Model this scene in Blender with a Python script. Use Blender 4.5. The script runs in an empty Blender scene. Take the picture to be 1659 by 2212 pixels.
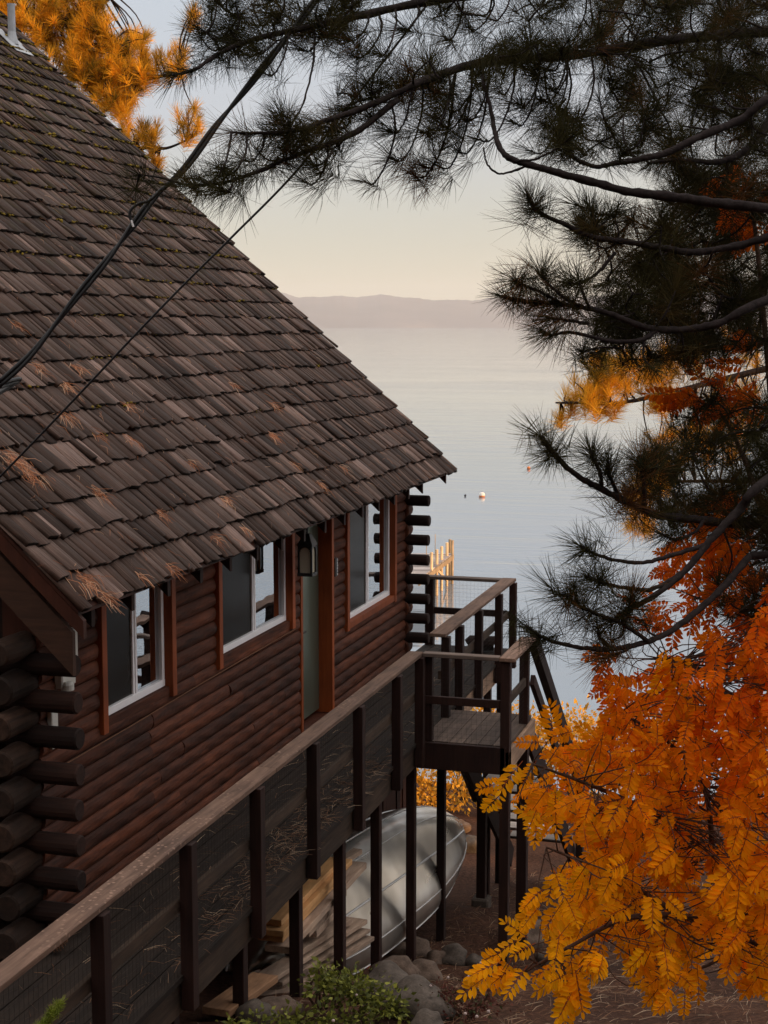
import bpy, math, random
import numpy as np
from mathutils import Vector, Matrix

random.seed(7)
RNG = np.random.default_rng(7)
C = bpy.context.scene.collection
R = math.radians

# ------------------------------------------------------------------ camera maths
F_PX, CX, CY, HZ = 3320.0, 829.5, 1106.0, 705.0
PIT = math.atan((CY - HZ) / F_PX)
PSI = R(16.25)
CAMZ = 9.0
HX, HY = -math.sin(PSI), math.cos(PSI)
RX, RY = math.cos(PSI), math.sin(PSI)
CP, SP = math.cos(PIT), math.sin(PIT)

def at(x, y, d):
    """world point seen at photo position x, y, standing d metres in front of the viewpoint"""
    u = (x - CX) / F_PX
    v = -(y - CY) / F_PX
    fw = CP + v * SP
    up = v * CP - SP
    return np.array([(HX * fw + RX * u) * d, (HY * fw + RY * u) * d, CAMZ + up * d])

def ray(x, y):
    return at(x, y, 1.0) - np.array([0, 0, CAMZ])

def on(x, y, X=None, Y=None, Z=None):
    r = ray(x, y)
    t = X / r[0] if X is not None else Y / r[1] if Y is not None else (Z - CAMZ) / r[2]
    return np.array([r[0] * t, r[1] * t, CAMZ + r[2] * t])

# ------------------------------------------------------------------ objects and labels
def tag(o, label=None, cat=None, group=None, kind=None):
    if label: o['label'] = label
    if cat: o['category'] = cat
    if group: o['group'] = group
    if kind: o['kind'] = kind
    return o

def thing(name, label, cat, loc=(0, 0, 0), group=None):
    o = bpy.data.objects.new(name, None)
    o.empty_display_size = 0.2
    C.objects.link(o)
    o.location = loc
    return tag(o, label, cat, group)

def link_mesh(name, me, mat, parent=None, bevel=0, smooth=False):
    o = bpy.data.objects.new(name, me)
    C.objects.link(o)
    if mat: me.materials.append(mat)
    if parent is not None:
        o.parent = parent
        pl = parent
        off = Vector((0, 0, 0))
        while pl is not None:
            off += pl.location
            pl = pl.parent
        o.location = -off            # meshes are written in world coordinates
    if bevel:
        m = o.modifiers.new('bevel', 'BEVEL')
        m.width = bevel; m.segments = 1; m.limit_method = 'ANGLE'
    if smooth:
        me.polygons.foreach_set('use_smooth', np.ones(len(me.polygons), dtype=bool))
    return o

def mesh_np(name, V, Fc, mat, parent=None, rnd=None, hue=None, smooth=False, bevel=0):
    """V (n,3), Fc (m,k) with one k"""
    me = bpy.data.meshes.new(name)
    V = np.asarray(V, dtype=np.float32); Fc = np.asarray(Fc, dtype=np.int32)
    n, (m, k) = len(V), Fc.shape
    me.vertices.add(n); me.vertices.foreach_set('co', V.ravel())
    me.loops.add(m * k); me.loops.foreach_set('vertex_index', Fc.ravel())
    me.polygons.add(m)
    me.polygons.foreach_set('loop_start', np.arange(0, m * k, k, dtype=np.int32))
    me.update(calc_edges=True)
    if rnd is not None:
        a = me.attributes.new('rnd', 'FLOAT', 'POINT'); a.data.foreach_set('value', np.asarray(rnd, dtype=np.float32))
    if hue is not None:
        a = me.attributes.new('hue', 'FLOAT', 'POINT'); a.data.foreach_set('value', np.asarray(hue, dtype=np.float32))
    return link_mesh(name, me, mat, parent, bevel, smooth)

class MB:
    def __init__(s): s.v = []; s.f = []; s.r = []; s.h = []
    def add(s, V, Fs, rnd=None, hue=0.0):
        b = len(s.v)
        rnd = random.random() if rnd is None else rnd
        for p in V: s.v.append(tuple(float(c) for c in p)); s.r.append(rnd); s.h.append(hue)
        for f in Fs: s.f.append(tuple(i + b for i in f))
        return s
    def box(s, lo, hi, M=None, rnd=None, hue=0.0):
        (x0, y0, z0), (x1, y1, z1) = lo, hi
        V = [(x0,y0,z0),(x1,y0,z0),(x1,y1,z0),(x0,y1,z0),(x0,y0,z1),(x1,y0,z1),(x1,y1,z1),(x0,y1,z1)]
        if M is not None: V = [M @ Vector(p) for p in V]
        return s.add(V, [(0,3,2,1),(4,5,6,7),(0,1,5,4),(1,2,6,5),(2,3,7,6),(3,0,4,7)], rnd, hue)
    def beam(s, a, b, w, h, up=(0, 0, 1), rnd=None):
        """box from a to b, width w across, height h along up"""
        a = Vector(a); b = Vector(b); d = (b - a); L = d.length; d.normalize()
        up = Vector(up); side = d.cross(up); side.normalize(); u = side.cross(d)
        M = Matrix((( side.x, d.x, u.x, a.x),(side.y, d.y, u.y, a.y),(side.z, d.z, u.z, a.z),(0,0,0,1)))
        return s.box((-w/2, 0, -h/2), (w/2, L, h/2), M, rnd)
    def tube(s, pts, rad, seg=8, cap=True, rnd=None):
        pts = [Vector(p) for p in pts]; n = len(pts)
        rad = [rad]*n if isinstance(rad, (int, float)) else rad
        V = []; Fs = []
        t0 = (pts[1]-pts[0]).normalized()
        ref = Vector((0,0,1)) if abs(t0.z) < .9 else Vector((1,0,0))
        nx = t0.cross(ref).normalized()
        for i in range(n):
            t = (pts[min(i+1,n-1)]-pts[max(i-1,0)]).normalized()
            nx = (nx - t*nx.dot(t)).normalized(); ny = t.cross(nx)
            for k in range(seg):
                a = 2*math.pi*k/seg
                V.append(pts[i] + (nx*math.cos(a)+ny*math.sin(a))*rad[i])
        for i in range(n-1):
            for k in range(seg):
                k2 = (k+1) % seg
                Fs.append((i*seg+k, i*seg+k2, (i+1)*seg+k2, (i+1)*seg+k))
        if cap:
            Fs.append(tuple(range(seg))[::-1]); Fs.append(tuple((n-1)*seg+k for k in range(seg)))
        return s.add(V, Fs, rnd)
    def lathe(s, prof, c, seg=16, rnd=None):
        V = []; Fs = []
        for r_, z in prof:
            for k in range(seg):
                a = 2*math.pi*k/seg
                V.append((c[0]+r_*math.cos(a), c[1]+r_*math.sin(a), c[2]+z))
        for i in range(len(prof)-1):
            for k in range(seg):
                k2 = (k+1) % seg
                Fs.append((i*seg+k, i*seg+k2, (i+1)*seg+k2, (i+1)*seg+k))
        Fs.append(tuple(range(seg))[::-1]); Fs.append(tuple((len(prof)-1)*seg+k for k in range(seg)))
        return s.add(V, Fs, rnd)
    def build(s, name, mat, parent=None, bevel=0, smooth=False):
        me = bpy.data.meshes.new(name)
        me.from_pydata(s.v, [], s.f); me.update()
        a = me.attributes.new('rnd', 'FLOAT', 'POINT'); a.data.foreach_set('value', s.r)
        a = me.attributes.new('hue', 'FLOAT', 'POINT'); a.data.foreach_set('value', s.h)
        return link_mesh(name, me, mat, parent, bevel, smooth)

# ------------------------------------------------------------------ materials
class NT:
    def __init__(s, name):
        s.m = bpy.data.materials.new(name); s.m.use_nodes = True
        s.t = s.m.node_tree; s.t.nodes.clear()
        s.out = s.t.nodes.new('ShaderNodeOutputMaterial')
    def n(s, typ, **kw):
        nd = s.t.nodes.new(typ)
        for k, v in kw.items():
            if k in nd.inputs.keys(): nd.inputs[k].default_value = v
            else: setattr(nd, k, v)
        return nd
    def l(s, a, b): s.t.links.new(a, b)
    def ramp(s, fac, stops, interp='LINEAR'):
        nd = s.n('ShaderNodeValToRGB'); cr = nd.color_ramp; cr.interpolation = interp
        while len(cr.elements) < len(stops): cr.elements.new(0.5)
        for e, (p, c) in zip(cr.elements, stops):
            e.position = p; e.color = (c[0], c[1], c[2], 1) if len(c) == 3 else c
        s.l(fac, nd.inputs[0]); return nd.outputs[0]
    def mix(s, fac, a, b, mode='MIX'):
        nd = s.n('ShaderNodeMix', data_type='RGBA', blend_type=mode)
        for sock, v in ((nd.inputs[0], fac), (nd.inputs[6], a), (nd.inputs[7], b)):
            if isinstance(v, (int, float)): sock.default_value = v
            elif isinstance(v, tuple): sock.default_value = (v[0], v[1], v[2], 1)
            else: s.l(v, sock)
        return nd.outputs[2]
    def math(s, op, a, b=None):
        nd = s.n('ShaderNodeMath', operation=op)
        for i, v in enumerate((a, b)):
            if v is None: continue
            if isinstance(v, (int, float)): nd.inputs[i].default_value = v
            else: s.l(v, nd.inputs[i])
        return nd.outputs[0]
    def pos(s, scale=(1, 1, 1), rot=(0, 0, 0)):
        g = s.n('ShaderNodeNewGeometry'); mp = s.n('ShaderNodeMapping')
        mp.inputs['Scale'].default_value = scale; mp.inputs['Rotation'].default_value = rot
        s.l(g.outputs['Position'], mp.inputs[0]); return mp.outputs[0]
    def attr(s, name):
        return s.n('ShaderNodeAttribute', attribute_name=name).outputs['Fac']
    def noise(s, vec, scale=5, detail=4, rough=.55, dist=0):
        nd = s.n('ShaderNodeTexNoise', Scale=scale, Detail=detail, Roughness=rough, Distortion=dist)
        s.l(vec, nd.inputs['Vector']); return nd.outputs['Fac']
    def bump(s, h, strength=.3, dist=.02):
        nd = s.n('ShaderNodeBump', Strength=strength, Distance=dist); s.l(h, nd.inputs['Height']); return nd.outputs[0]
    def bsdf(s, col, rough=.8, normal=None, spec=.3, metal=0, **kw):
        nd = s.n('ShaderNodeBsdfPrincipled')
        for sock, v in (('Base Color', col), ('Roughness', rough), ('Metallic', metal), ('Specular IOR Level', spec)):
            if isinstance(v, (int, float)): nd.inputs[sock].default_value = v
            elif isinstance(v, tuple): nd.inputs[sock].default_value = (v[0], v[1], v[2], 1)
            else: s.l(v, nd.inputs[sock])
        for k, v in kw.items(): nd.inputs[k].default_value = v
        if normal is not None: s.l(normal, nd.inputs['Normal'])
        s.l(nd.outputs[0], s.out.inputs[0]); return nd

def wood(name, dark, light, axis='Y', grain=1.0, rough=.8, knots=False, spec=.25, spread=.5, lichen=False):
    """weathered or stained timber, grain running along one axis; every board has its own tone"""
    t = NT(name)
    lo, hi = 2.2, 42 * grain
    sc = {'X': (lo, hi, hi), 'Y': (hi, lo, hi), 'Z': (hi, hi, lo)}[axis]
    r = t.attr('rnd')
    p = t.pos(sc)
    add = t.n('ShaderNodeVectorMath', operation='ADD')
    t.l(p, add.inputs[0])
    cmb = t.n('ShaderNodeCombineXYZ'); k = t.math('MULTIPLY', r, 57.0)
    for i in range(3): t.l(k, cmb.inputs[i])
    t.l(cmb.outputs[0], add.inputs[1])
    g = t.noise(add.outputs[0], 1.0, 5, .65, .6)
    big = t.noise(t.pos((1.3, 1.3, 1.3)), 1.7, 3)
    col = t.ramp(g, [(.25, dark), (.75, light)])
    tone = t.ramp(r, [(0, (1 - spread,) * 3), (1, (1 + spread,) * 3)])
    col = t.mix(1.0, col, tone, 'MULTIPLY')
    wear = t.ramp(big, [(.3, (.72, .72, .74)), (.7, (1.2, 1.17, 1.13))])
    col = t.mix(1.0, col, wear, 'MULTIPLY')
    if knots:
        vo = t.n('ShaderNodeTexVoronoi', Scale=1.0)
        t.l(t.pos((9, 2.2, 9)), vo.inputs['Vector'])
        kn = t.ramp(vo.outputs['Distance'], [(.05, (.25, .2, .18)), (.16, (1, 1, 1))])
        col = t.mix(.8, col, kn, 'MULTIPLY')
    if lichen:
        v2 = t.n('ShaderNodeTexVoronoi', Scale=23.0); t.l(t.pos(), v2.inputs['Vector'])
        patch = t.ramp(t.noise(t.pos(), .8, 2), [(.45, (0, 0, 0)), (.62, (.65, .65, .65))])
        sp = t.mix(1.0, t.ramp(v2.outputs['Distance'], [(.16, (1, 1, 1)), (.30, (0, 0, 0))]), patch, 'MULTIPLY')
        col = t.mix(sp, col, tuple(min(1, x * 1.7) for x in light))
    t.bsdf(col, rough, t.bump(g, .5, .006), spec)
    return t.m

def plain(name, col, rough=.6, spec=.3, metal=0, vary=.25, scale=6, bump=0):
    t = NT(name)
    n = t.noise(t.pos(), scale, 4)
    c = t.ramp(n, [(.25, tuple(x*(1-vary) for x in col)), (.75, tuple(x*(1+vary) for x in col))])
    t.bsdf(c, rough, t.bump(n, bump, .01) if bump else None, spec, metal)
    return t.m

def leafy(name, stops, trans=.35, rough=.6, attr='hue', spec=.15, noise=.25):
    t = NT(name)
    col = t.ramp(t.attr(attr), stops)
    n = t.ramp(t.attr('rnd'), [(0, (1 - noise,) * 3), (1, (1 + noise,) * 3)])
    col = t.mix(1.0, col, n, 'MULTIPLY')
    b = t.bsdf(col, rough, None, spec)
    tr = t.n('ShaderNodeBsdfTranslucent'); t.l(col, tr.inputs[0])
    mx = t.n('ShaderNodeMixShader'); mx.inputs[0].default_value = trans
    t.l(b.outputs[0], mx.inputs[1]); t.l(tr.outputs[0], mx.inputs[2]); t.l(mx.outputs[0], t.out.inputs[0])
    return t.m

M = {}
M['log'] = wood('log_stain', (.018, .0056, .0028), (.138, .039, .016), 'Y', .55, .75, knots=True, spread=.45)
M['logx'] = wood('log_stain_cross', (.007, .003, .0022), (.034, .013, .008), 'X', .55, .8, spread=.4)
M['logy'] = wood('log_stain_weathered', (.009, .005, .0035), (.052, .027, .017), 'Y', .55, .8, spread=.4)
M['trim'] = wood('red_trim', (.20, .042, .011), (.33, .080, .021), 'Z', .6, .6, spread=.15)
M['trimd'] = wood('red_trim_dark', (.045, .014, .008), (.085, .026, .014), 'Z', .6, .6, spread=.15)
M['barge'] = wood('barge_board_brown', (.040, .019, .012), (.085, .040, .024), 'X', .5, .8, spread=.15)
M['skirt'] = wood('skirting_boards', (.03, .010, .006), (.10, .034, .018), 'Z', .7, .8)
M['post'] = wood('deck_post_stain', (.012, .005, .004), (.036, .0135, .009), 'Z', .7, .75, spread=.25)
M['rail'] = wood('weathered_rail', (.080, .047, .033), (.23, .143, .104), 'Y', .7, .85, knots=True, spread=.16, lichen=True)
M['railx'] = wood('weathered_rail_cross', (.10, .070, .056), (.24, .18, .15), 'X', .7, .85, spread=.2)
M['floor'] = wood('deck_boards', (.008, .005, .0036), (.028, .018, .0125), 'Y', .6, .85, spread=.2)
M['landing'] = wood('landing_boards', (.040, .028, .022), (.125, .088, .070), 'Y', .6, .85, spread=.2)
M['rim'] = wood('rim_board', (.022, .014, .009), (.075, .048, .033), 'Y', .6, .85, spread=.2)
M['rim_lit'] = wood('lake_lit_rim_board', (.17, .105, .07), (.40, .26, .175), 'Y', .6, .85, spread=.15)  # rim colour made paler to carry the light off the lake
M['tread'] = wood('stair_tread', (.26, .22, .19), (.52, .45, .40), 'X', .6, .85)
M['sunwarmed'] = wood('sunwarmed_lumber', (.50, .25, .10), (.80, .46, .20), 'Y', .5, .7, spread=.12)  # warm timber, brightened to carry the sun patch on the pile
M['old'] = wood('grey_lumber', (.24, .16, .115), (.52, .38, .28), 'Y', .5, .85, spread=.25)
M['old2'] = wood('tan_plank', (.16, .085, .045), (.36, .20, .11), 'Y', .5, .85, spread=.2)
M['vinyl'] = plain('white_vinyl', (.90, .87, .88), .35, .4, vary=.04)
M['black_metal'] = plain('black_metal', (.012, .012, .013), .45, .4)
M['boxgrey'] = plain('painted_meter_box', (.62, .60, .55), .55, .3, vary=.12)
M['galv'] = plain('galvanised_pipe', (.42, .43, .45), .5, .4, .3, .2)
M['wire'] = plain('wire', (.035, .03, .028), .5, .4, .3)
M['cable'] = plain('cable_jacket', (.010, .009, .010), .55, .3)
M['white'] = plain('white_float', (.75, .72, .68), .4, .4, vary=.08)
M['orange_paint'] = plain('orange_paint', (.62, .20, .05), .4, .4, vary=.1)
M['red'] = plain('red_plastic', (.30, .012, .012), .3, .5, vary=.1)
M['pile'] = wood('dock_timber', (.45, .33, .20), (.75, .58, .38), 'Z', .5, .8)
M['dockdeck'] = wood('dock_planks', (.26, .23, .22), (.44, .40, .39), 'X', .5, .8)
M['bark'] = plain('pine_bark', (.026, .019, .018), .9, .15, vary=.5, scale=40, bump=.6)
M['rbark'] = plain('rowan_bark', (.075, .040, .026), .8, .2, vary=.4, scale=40)
M['stalk'] = plain('rowan_leaf_stalk', (.22, .045, .012), .7, .1)
M['needle'] = leafy('pine_needles', [(0, (.019, .018, .007)), (.6, (.048, .040, .014)), (1, (.13, .055, .018))], .25, .7, spec=.04)
M['sunneedle'] = leafy('pine_needles_sunlit', [(0, (.16, .12, .02)), (.4, (.68, .36, .025)), (1, (.92, .52, .045))], .4, .5)  # evening sunlight on the needles put into their golden colour
M['rowan'] = leafy('rowan_leaf', [(0, (.78, .14, .006)), (.3, (.92, .225, .004)), (.62, (.97, .325, .003)), (1, (.98, .45, .005))], .58, .6, spec=.06, noise=.22)
M['shrubleaf'] = leafy('yellow_shrub_leaf', [(0, (.55, .27, .03)), (1, (.88, .52, .07))], .4, .6)
M['green'] = leafy('manzanita_leaf', [(0, (.060, .070, .016)), (.7, (.20, .21, .040)), (1, (.34, .34, .06))], .3, .5)
M['sprig'] = leafy('conifer_sprig', [(0, (.14, .18, .02)), (1, (.30, .34, .05))], .3, .5)
M['dry'] = leafy('dry_leaf', [(0, (.08, .028, .02)), (.5, (.16, .055, .04)), (1, (.06, .075, .03))], .3, .7)
M['litter'] = leafy('dry_pine_needles', [(0, (.26, .085, .035)), (.6, (.50, .20, .095)), (1, (.70, .46, .30))], .15, .7)
M['straw'] = leafy('dry_straw', [(0, (.14, .065, .035)), (.6, (.26, .14, .08)), (1, (.48, .36, .25))], .15, .7)
M['moss'] = leafy('roof_moss', [(0, (.075, .055, .010)), (.6, (.19, .13, .020)), (1, (.33, .225, .035))], .0, .95)
M['flower'] = plain('dry_seed_head', (.55, .42, .38), .8, .2)
M['cone'] = plain('pine_cone', (.16, .075, .040), .8, .2, vary=.4, scale=60)

def mat_shingle():
    t = NT('weathered_shake')
    r = t.attr('rnd')
    # grain runs up the slope: coordinates (along eave, up slope)
    g0 = t.n('ShaderNodeNewGeometry')
    sep = t.n('ShaderNodeSeparateXYZ'); t.l(g0.outputs['Position'], sep.inputs[0])
    up = t.math('SUBTRACT', t.math('MULTIPLY', sep.outputs[2], .69), t.math('MULTIPLY', sep.outputs[0], .73))
    cmb = t.n('ShaderNodeCombineXYZ')
    t.l(t.math('MULTIPLY', sep.outputs[1], 90.0), cmb.inputs[0]); t.l(t.math('MULTIPLY', up, 2.6), cmb.inputs[1])
    t.l(t.math('MULTIPLY', r, 61.0), cmb.inputs[2])
    g = t.noise(cmb.outputs[0], 1.0, 6, .68, .3)
    col = t.ramp(g, [(.22, (.024, .016, .012)), (.5, (.094, .067, .053)), (.8, (.25, .188, .155))])
    tone = t.ramp(r, [(0, (.36, .30, .28)), (.3, (.72, .64, .60)), (.7, (1.15, 1.06, 1.03)), (.88, (1.75, 1.66, 1.66)), (1, (3.0, 2.9, 2.95))])
    col = t.mix(1.0, col, tone, 'MULTIPLY')
    big = t.noise(t.pos((.55, .55, .55)), 1.0, 3)
    col = t.mix(1.0, col, t.ramp(big, [(.32, (.78, .70, .66)), (.66, (1.16, 1.12, 1.14))]), 'MULTIPLY')
    # reddish-brown weathering and moss stain towards the ridge
    red = t.noise(t.pos((1.4, 1.4, 1.4)), 1.3, 4)
    col = t.mix(t.ramp(red, [(.52, (0, 0, 0)), (.72, (.55, .55, .55))]), col, (.115, .062, .045))
    mo = t.noise(t.pos((2.2, 2.2, 2.2)), 2.2, 5, .65)
    hgt = t.ramp(t.math('DIVIDE', t.math('SUBTRACT', sep.outputs[2], 7.2), 6.0), [(.18, (0, 0, 0)), (.75, (1, 1, 1))])
    mf = t.mix(1.0, t.ramp(mo, [(.5, (0, 0, 0)), (.68, (.8, .8, .8))]), hgt, 'MULTIPLY')
    col = t.mix(mf, col, (.075, .060, .022))
    t.bsdf(col, .82, t.bump(g, .7, .006), .25)
    return t.m
M['shake'] = mat_shingle()
M['shake_end_shade'] = plain('shake_end_grain_shade', (.022, .017, .014), .9, .1, vary=.4, scale=14)

def mat_ground():
    t = NT('pine_duff_ground')
    n1 = t.noise(t.pos((1, 1, 1)), .9, 5)
    n2 = t.noise(t.pos((1, 1, 1)), 22, 5, .7)
    col = t.ramp(n2, [(.3, (.026, .014, .009)), (.55, (.080, .039, .025)), (.78, (.17, .092, .062))])
    col = t.mix(1.0, col, t.ramp(n1, [(.3, (.6, .6, .62)), (.7, (1.25, 1.15, 1.05))]), 'MULTIPLY')
    t.bsdf(col, .95, t.bump(n2, .9, .03), .1)
    return t.m
M['ground'] = mat_ground()

def mat_rock(name, a, b):
    t = NT(name)
    n = t.noise(t.pos(), 9, 6, .65); f = t.noise(t.pos(), 70, 3)
    col = t.ramp(n, [(.3, a), (.7, b)])
    col = t.mix(.5, col, t.ramp(f, [(.3, (.6, .6, .6)), (.7, (1.3, 1.3, 1.3))]), 'MULTIPLY')
    t.bsdf(col, .88, t.bump(n, .6, .02), .2)
    return t.m
M['rock'] = mat_rock('granite_boulder', (.060, .040, .029), (.185, .128, .096))
M['rockg'] = mat_rock('grey_boulder', (.045, .035, .028), (.135, .105, .084))
M['shade_hill'] = mat_rock('shade_hill_rock', (.03, .028, .018), (.07, .06, .04))

def mat_water():
    t = NT('lake_water')
    g = t.n('ShaderNodeNewGeometry')
    mp = t.n('ShaderNodeMapping'); mp.inputs['Rotation'].default_value = (0, 0, -PSI)
    mp.inputs['Scale'].default_value = (.16, 1.0, 1.0)
    t.l(g.outputs['Position'], mp.inputs[0])
    a = t.noise(mp.outputs[0], .55, 3, .5, .3)
    b = t.noise(mp.outputs[0], 2.6, 2, .5)
    pt = t.noise(t.pos((.012, .03, .03)), 1.0, 3)
    pr = t.ramp(pt, [(.38, (.35,) * 3), (.62, (1.3,) * 3)])
    h = t.math('MULTIPLY', t.math('ADD', t.math('MULTIPLY', a, 1.0), t.math('MULTIPLY', b, .22)), pr)
    nd = t.bsdf((.22, .26, .30), .07, t.bump(h, .35, .12), .5)
    nd.inputs['IOR'].default_value = 2.2
    return t.m
M['water'] = mat_water()

def mat_mountain():
    t = NT('far_forested_ridge')
    n = t.noise(t.pos((.0012, .0012, .003)), 1, 6, .6)
    col = t.ramp(n, [(.35, (.055, .050, .062)), (.6, (.10, .085, .095)), (.75, (.20, .15, .13))])
    t.bsdf(col, .95, None, .1)
    return t.m
M['mountain'] = mat_mountain()

def mat_glass(name, base, rough, ior, spec=.5, metal=0):
    t = NT(name)
    n = t.noise(t.pos(), 1.6, 2)
    nd = t.bsdf(base, rough, t.bump(n, .05, .05), spec, metal)
    nd.inputs['IOR'].default_value = ior
    return t.m
M['pane'] = mat_glass('coated_window_glass', (.60, .63, .66), .012, 1.5, .5, 1.0)
M['screen'] = mat_glass('insect_screen_over_glass', (.018, .014, .011), .20, 1.35, .12)
M['lampglass'] = mat_glass('seeded_lamp_glass', (.50, .44, .33), .25, 1.5)
M['doorglass'] = mat_glass('sage_green_storm_door', (.18, .215, .165), .28, 1.5, .5, .7)

def mat_aluminium():
    t = NT('brushed_aluminium_hull')
    n = t.noise(t.pos((1, 1, 1)), 1.7, 2, .5); f = t.noise(t.pos((3, 1, 3)), 1, 2)
    col = t.ramp(n, [(.3, (.46, .41, .355)), (.7, (.84, .78, .71))])
    rg = t.ramp(f, [(.3, (.27,) * 3), (.7, (.31,) * 3)])
    t.bsdf(col, rg, t.bump(n, .16, .12), .5, .88)
    return t.m
M['alu'] = mat_aluminium()
M['alub'] = plain('bare_aluminium_edge', (.86, .84, .82), .35, .5, .6, .08)

# ------------------------------------------------------------------ ground, added light-blocking hills, lake, mountains
GY = [-60, -15, 0, 4, 7, 8.5, 10, 11.3, 12.5, 13.5, 14.4, 16, 17.4, 20, 24, 27.5, 30.5, 36, 60]
GZ = [15, 9.5, 7.2, 5.7, 4.6, 4.3, 3.95, 3.55, 3.2, 2.82, 2.52, 2.14, 2.02, 1.6, .9, .30, -.35, -1.6, -6]
def ground_z(X, Y):
    X = np.asarray(X, float); Y = np.asarray(Y, float)
    z = np.interp(Y, GY, GZ)
    side = np.clip(X + 3.2, 0, 14)
    w = np.clip((24 - Y) / 12, 0, 1)
    z = z + side * .09 * w
    z = z + .05 * np.sin(X * 1.9 + Y * .7) * np.cos(Y * 1.6 - X * .4) + .025 * np.sin(X * 5.1) * np.sin(Y * 4.3)
    return z
def ground_hit(x, y, dz=0.0):
    r = ray(x, y); t = 4.0
    while t < 60:
        p = np.array([0, 0, CAMZ]) + r * t
        if p[2] < float(ground_z(p[0], p[1])) + dz: return p
        t += .02
    return p
gx = np.concatenate([np.linspace(-160, -14, 24, endpoint=False), np.arange(-14, 10, .2), np.linspace(10, 160, 26)])
gy = np.concatenate([np.linspace(-70, 4, 16, endpoint=False), np.arange(4, 34, .2), np.linspace(34, 75, 12)])
XX, YY = np.meshgrid(gx, gy)
ZZ = ground_z(XX, YY)
V = np.stack([XX, YY, ZZ], -1).reshape(-1, 3)
nx, ny = len(gx), len(gy)
ii = (np.arange(ny - 1)[:, None] * nx + np.arange(nx - 1)[None]).ravel()
tag(mesh_np('ground', V, np.stack([ii, ii + 1, ii + nx + 1, ii + nx], 1), M['ground'], smooth=True), kind='structure')

S = 16000.
lake = MB(); lake.add([(-S, 20, 0), (S, 20, 0), (S, S, 0), (-S, S, 0)], [(0, 1, 2, 3)])
tag(lake.build('lake', M['water']), kind='structure')

SUN_AZ = -16.25 + 115.0
SUN_EL = 7.0
sx, sy = math.sin(R(SUN_AZ)), math.cos(R(SUN_AZ))        # horizontal direction towards the sun
qx, qy = -sy, sx                                          # across it, growing towards the lake
# unseen bluff added and shaped to keep the evening sun off the cabin
sv = np.linspace(40, 120, 30); qv = np.concatenate([np.linspace(-90, 14, 34), np.linspace(15, 22, 15)])
SS, QQ = np.meshgrid(sv, qv)
hh = np.clip((SS - 40) / 14, 0, 1); hh = hh * hh * (3 - 2 * hh)
back = np.clip((120 - SS) / 30, 0, 1)
ends = np.clip((19.6 - QQ) / 1.4, 0, 1)
H = 25 * hh * (.35 + .65 * back) * ends + 1.2 * np.sin(SS * .7) * np.cos(QQ * .9) * hh * ends - 1.0
Vh = np.stack([SS * sx + QQ * qx, SS * sy + QQ * qy, H], -1).reshape(-1, 3)
n1, n2 = len(sv), len(qv)
ii = (np.arange(n2 - 1)[:, None] * n1 + np.arange(n1 - 1)[None]).ravel()
tag(mesh_np('shade_hill', Vh, np.stack([ii, ii + 1, ii + n1 + 1, ii + n1], 1), M['shade_hill'], smooth=True), kind='structure')

av = np.linspace(118, 285, 60); rv = np.linspace(24, 90, 24)  # dark slope added behind the viewpoint to block sky light
AA, RR2 = np.meshgrid(av, rv)
rise = np.clip((RR2 - 24) / 22, 0, 1); rise = rise * rise * (3 - 2 * rise)
edge = np.clip((AA - 118) / 10, 0, 1) * np.clip((285 - AA) / 22, 0, 1)
Hb = 3 + 33 * rise * edge * (1 + .12 * np.sin(AA * .5) + .06 * np.sin(RR2 * .9 + AA)) - 3 * (1 - edge)
ang = np.radians(AA - 16.25)
Vb = np.stack([RR2 * np.sin(ang), RR2 * np.cos(ang), Hb], -1).reshape(-1, 3)
n1, n2 = len(av), len(rv)
ii = (np.arange(n2 - 1)[:, None] * n1 + np.arange(n1 - 1)[None]).ravel()
tag(mesh_np('shade_hill', Vb, np.stack([ii, ii + 1, ii + n1 + 1, ii + n1], 1), M['shade_hill'], smooth=True), kind='structure')

# far mountain range across the lake (real relief, 11-14 km away)
prof = [(300, 640), (450, 636), (560, 630), (600, 628), (618, 632), (645, 640), (690, 639), (740, 637), (775, 640), (800, 637), (822, 633),
        (850, 638), (900, 642), (945, 647), (990, 645), (1020, 648), (1050, 641), (1100, 643), (1200, 636), (1350, 640), (1500, 630), (1800, 642)]
px = np.arange(100, 1900, 4.0)
py = np.interp(px, [p[0] for p in prof], [p[1] for p in prof])
py = py + .6 * np.sin(px * .11) + .35 * np.sin(px * .31 + 1) + .18 * RNG.standard_normal(len(px))
D0 = 11500.
rows = []
NR = 16
for k in range(NR):
    f = k / (NR - 1)
    d = D0 + 2600 * f
    u = (px - CX) / F_PX
    top = (705 - py) / F_PX * (D0 + 2600 * .75)
    shape = min(1.0, f / .75) ** .75 if f <= .75 else 1 - (f - .75) * 2.2
    spur = 1 + (.10 * np.sin(px * .021 + 2.2 * f) + .06 * np.sin(px * .047 - 3.1 * f + 1)) * (1 - abs(2 * f - .75)) * (1 if f < .7 else 0)
    hgt = CAMZ * 0 + top * shape * (spur if f < .7 else 1) 
    rows.append(np.stack([HX * d + RX * u * d, HY * d + RY * u * d, hgt - (4 if k == 0 else 0)], -1))
Vm = np.concatenate(rows)
nn = len(px)
ii = (np.arange(NR - 1)[:, None] * nn + np.arange(nn - 1)[None]).ravel()
tag(mesh_np('mountain_range', Vm, np.stack([ii, ii + 1, ii + nn + 1, ii + nn], 1), M['mountain'], smooth=True), kind='structure')

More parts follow.
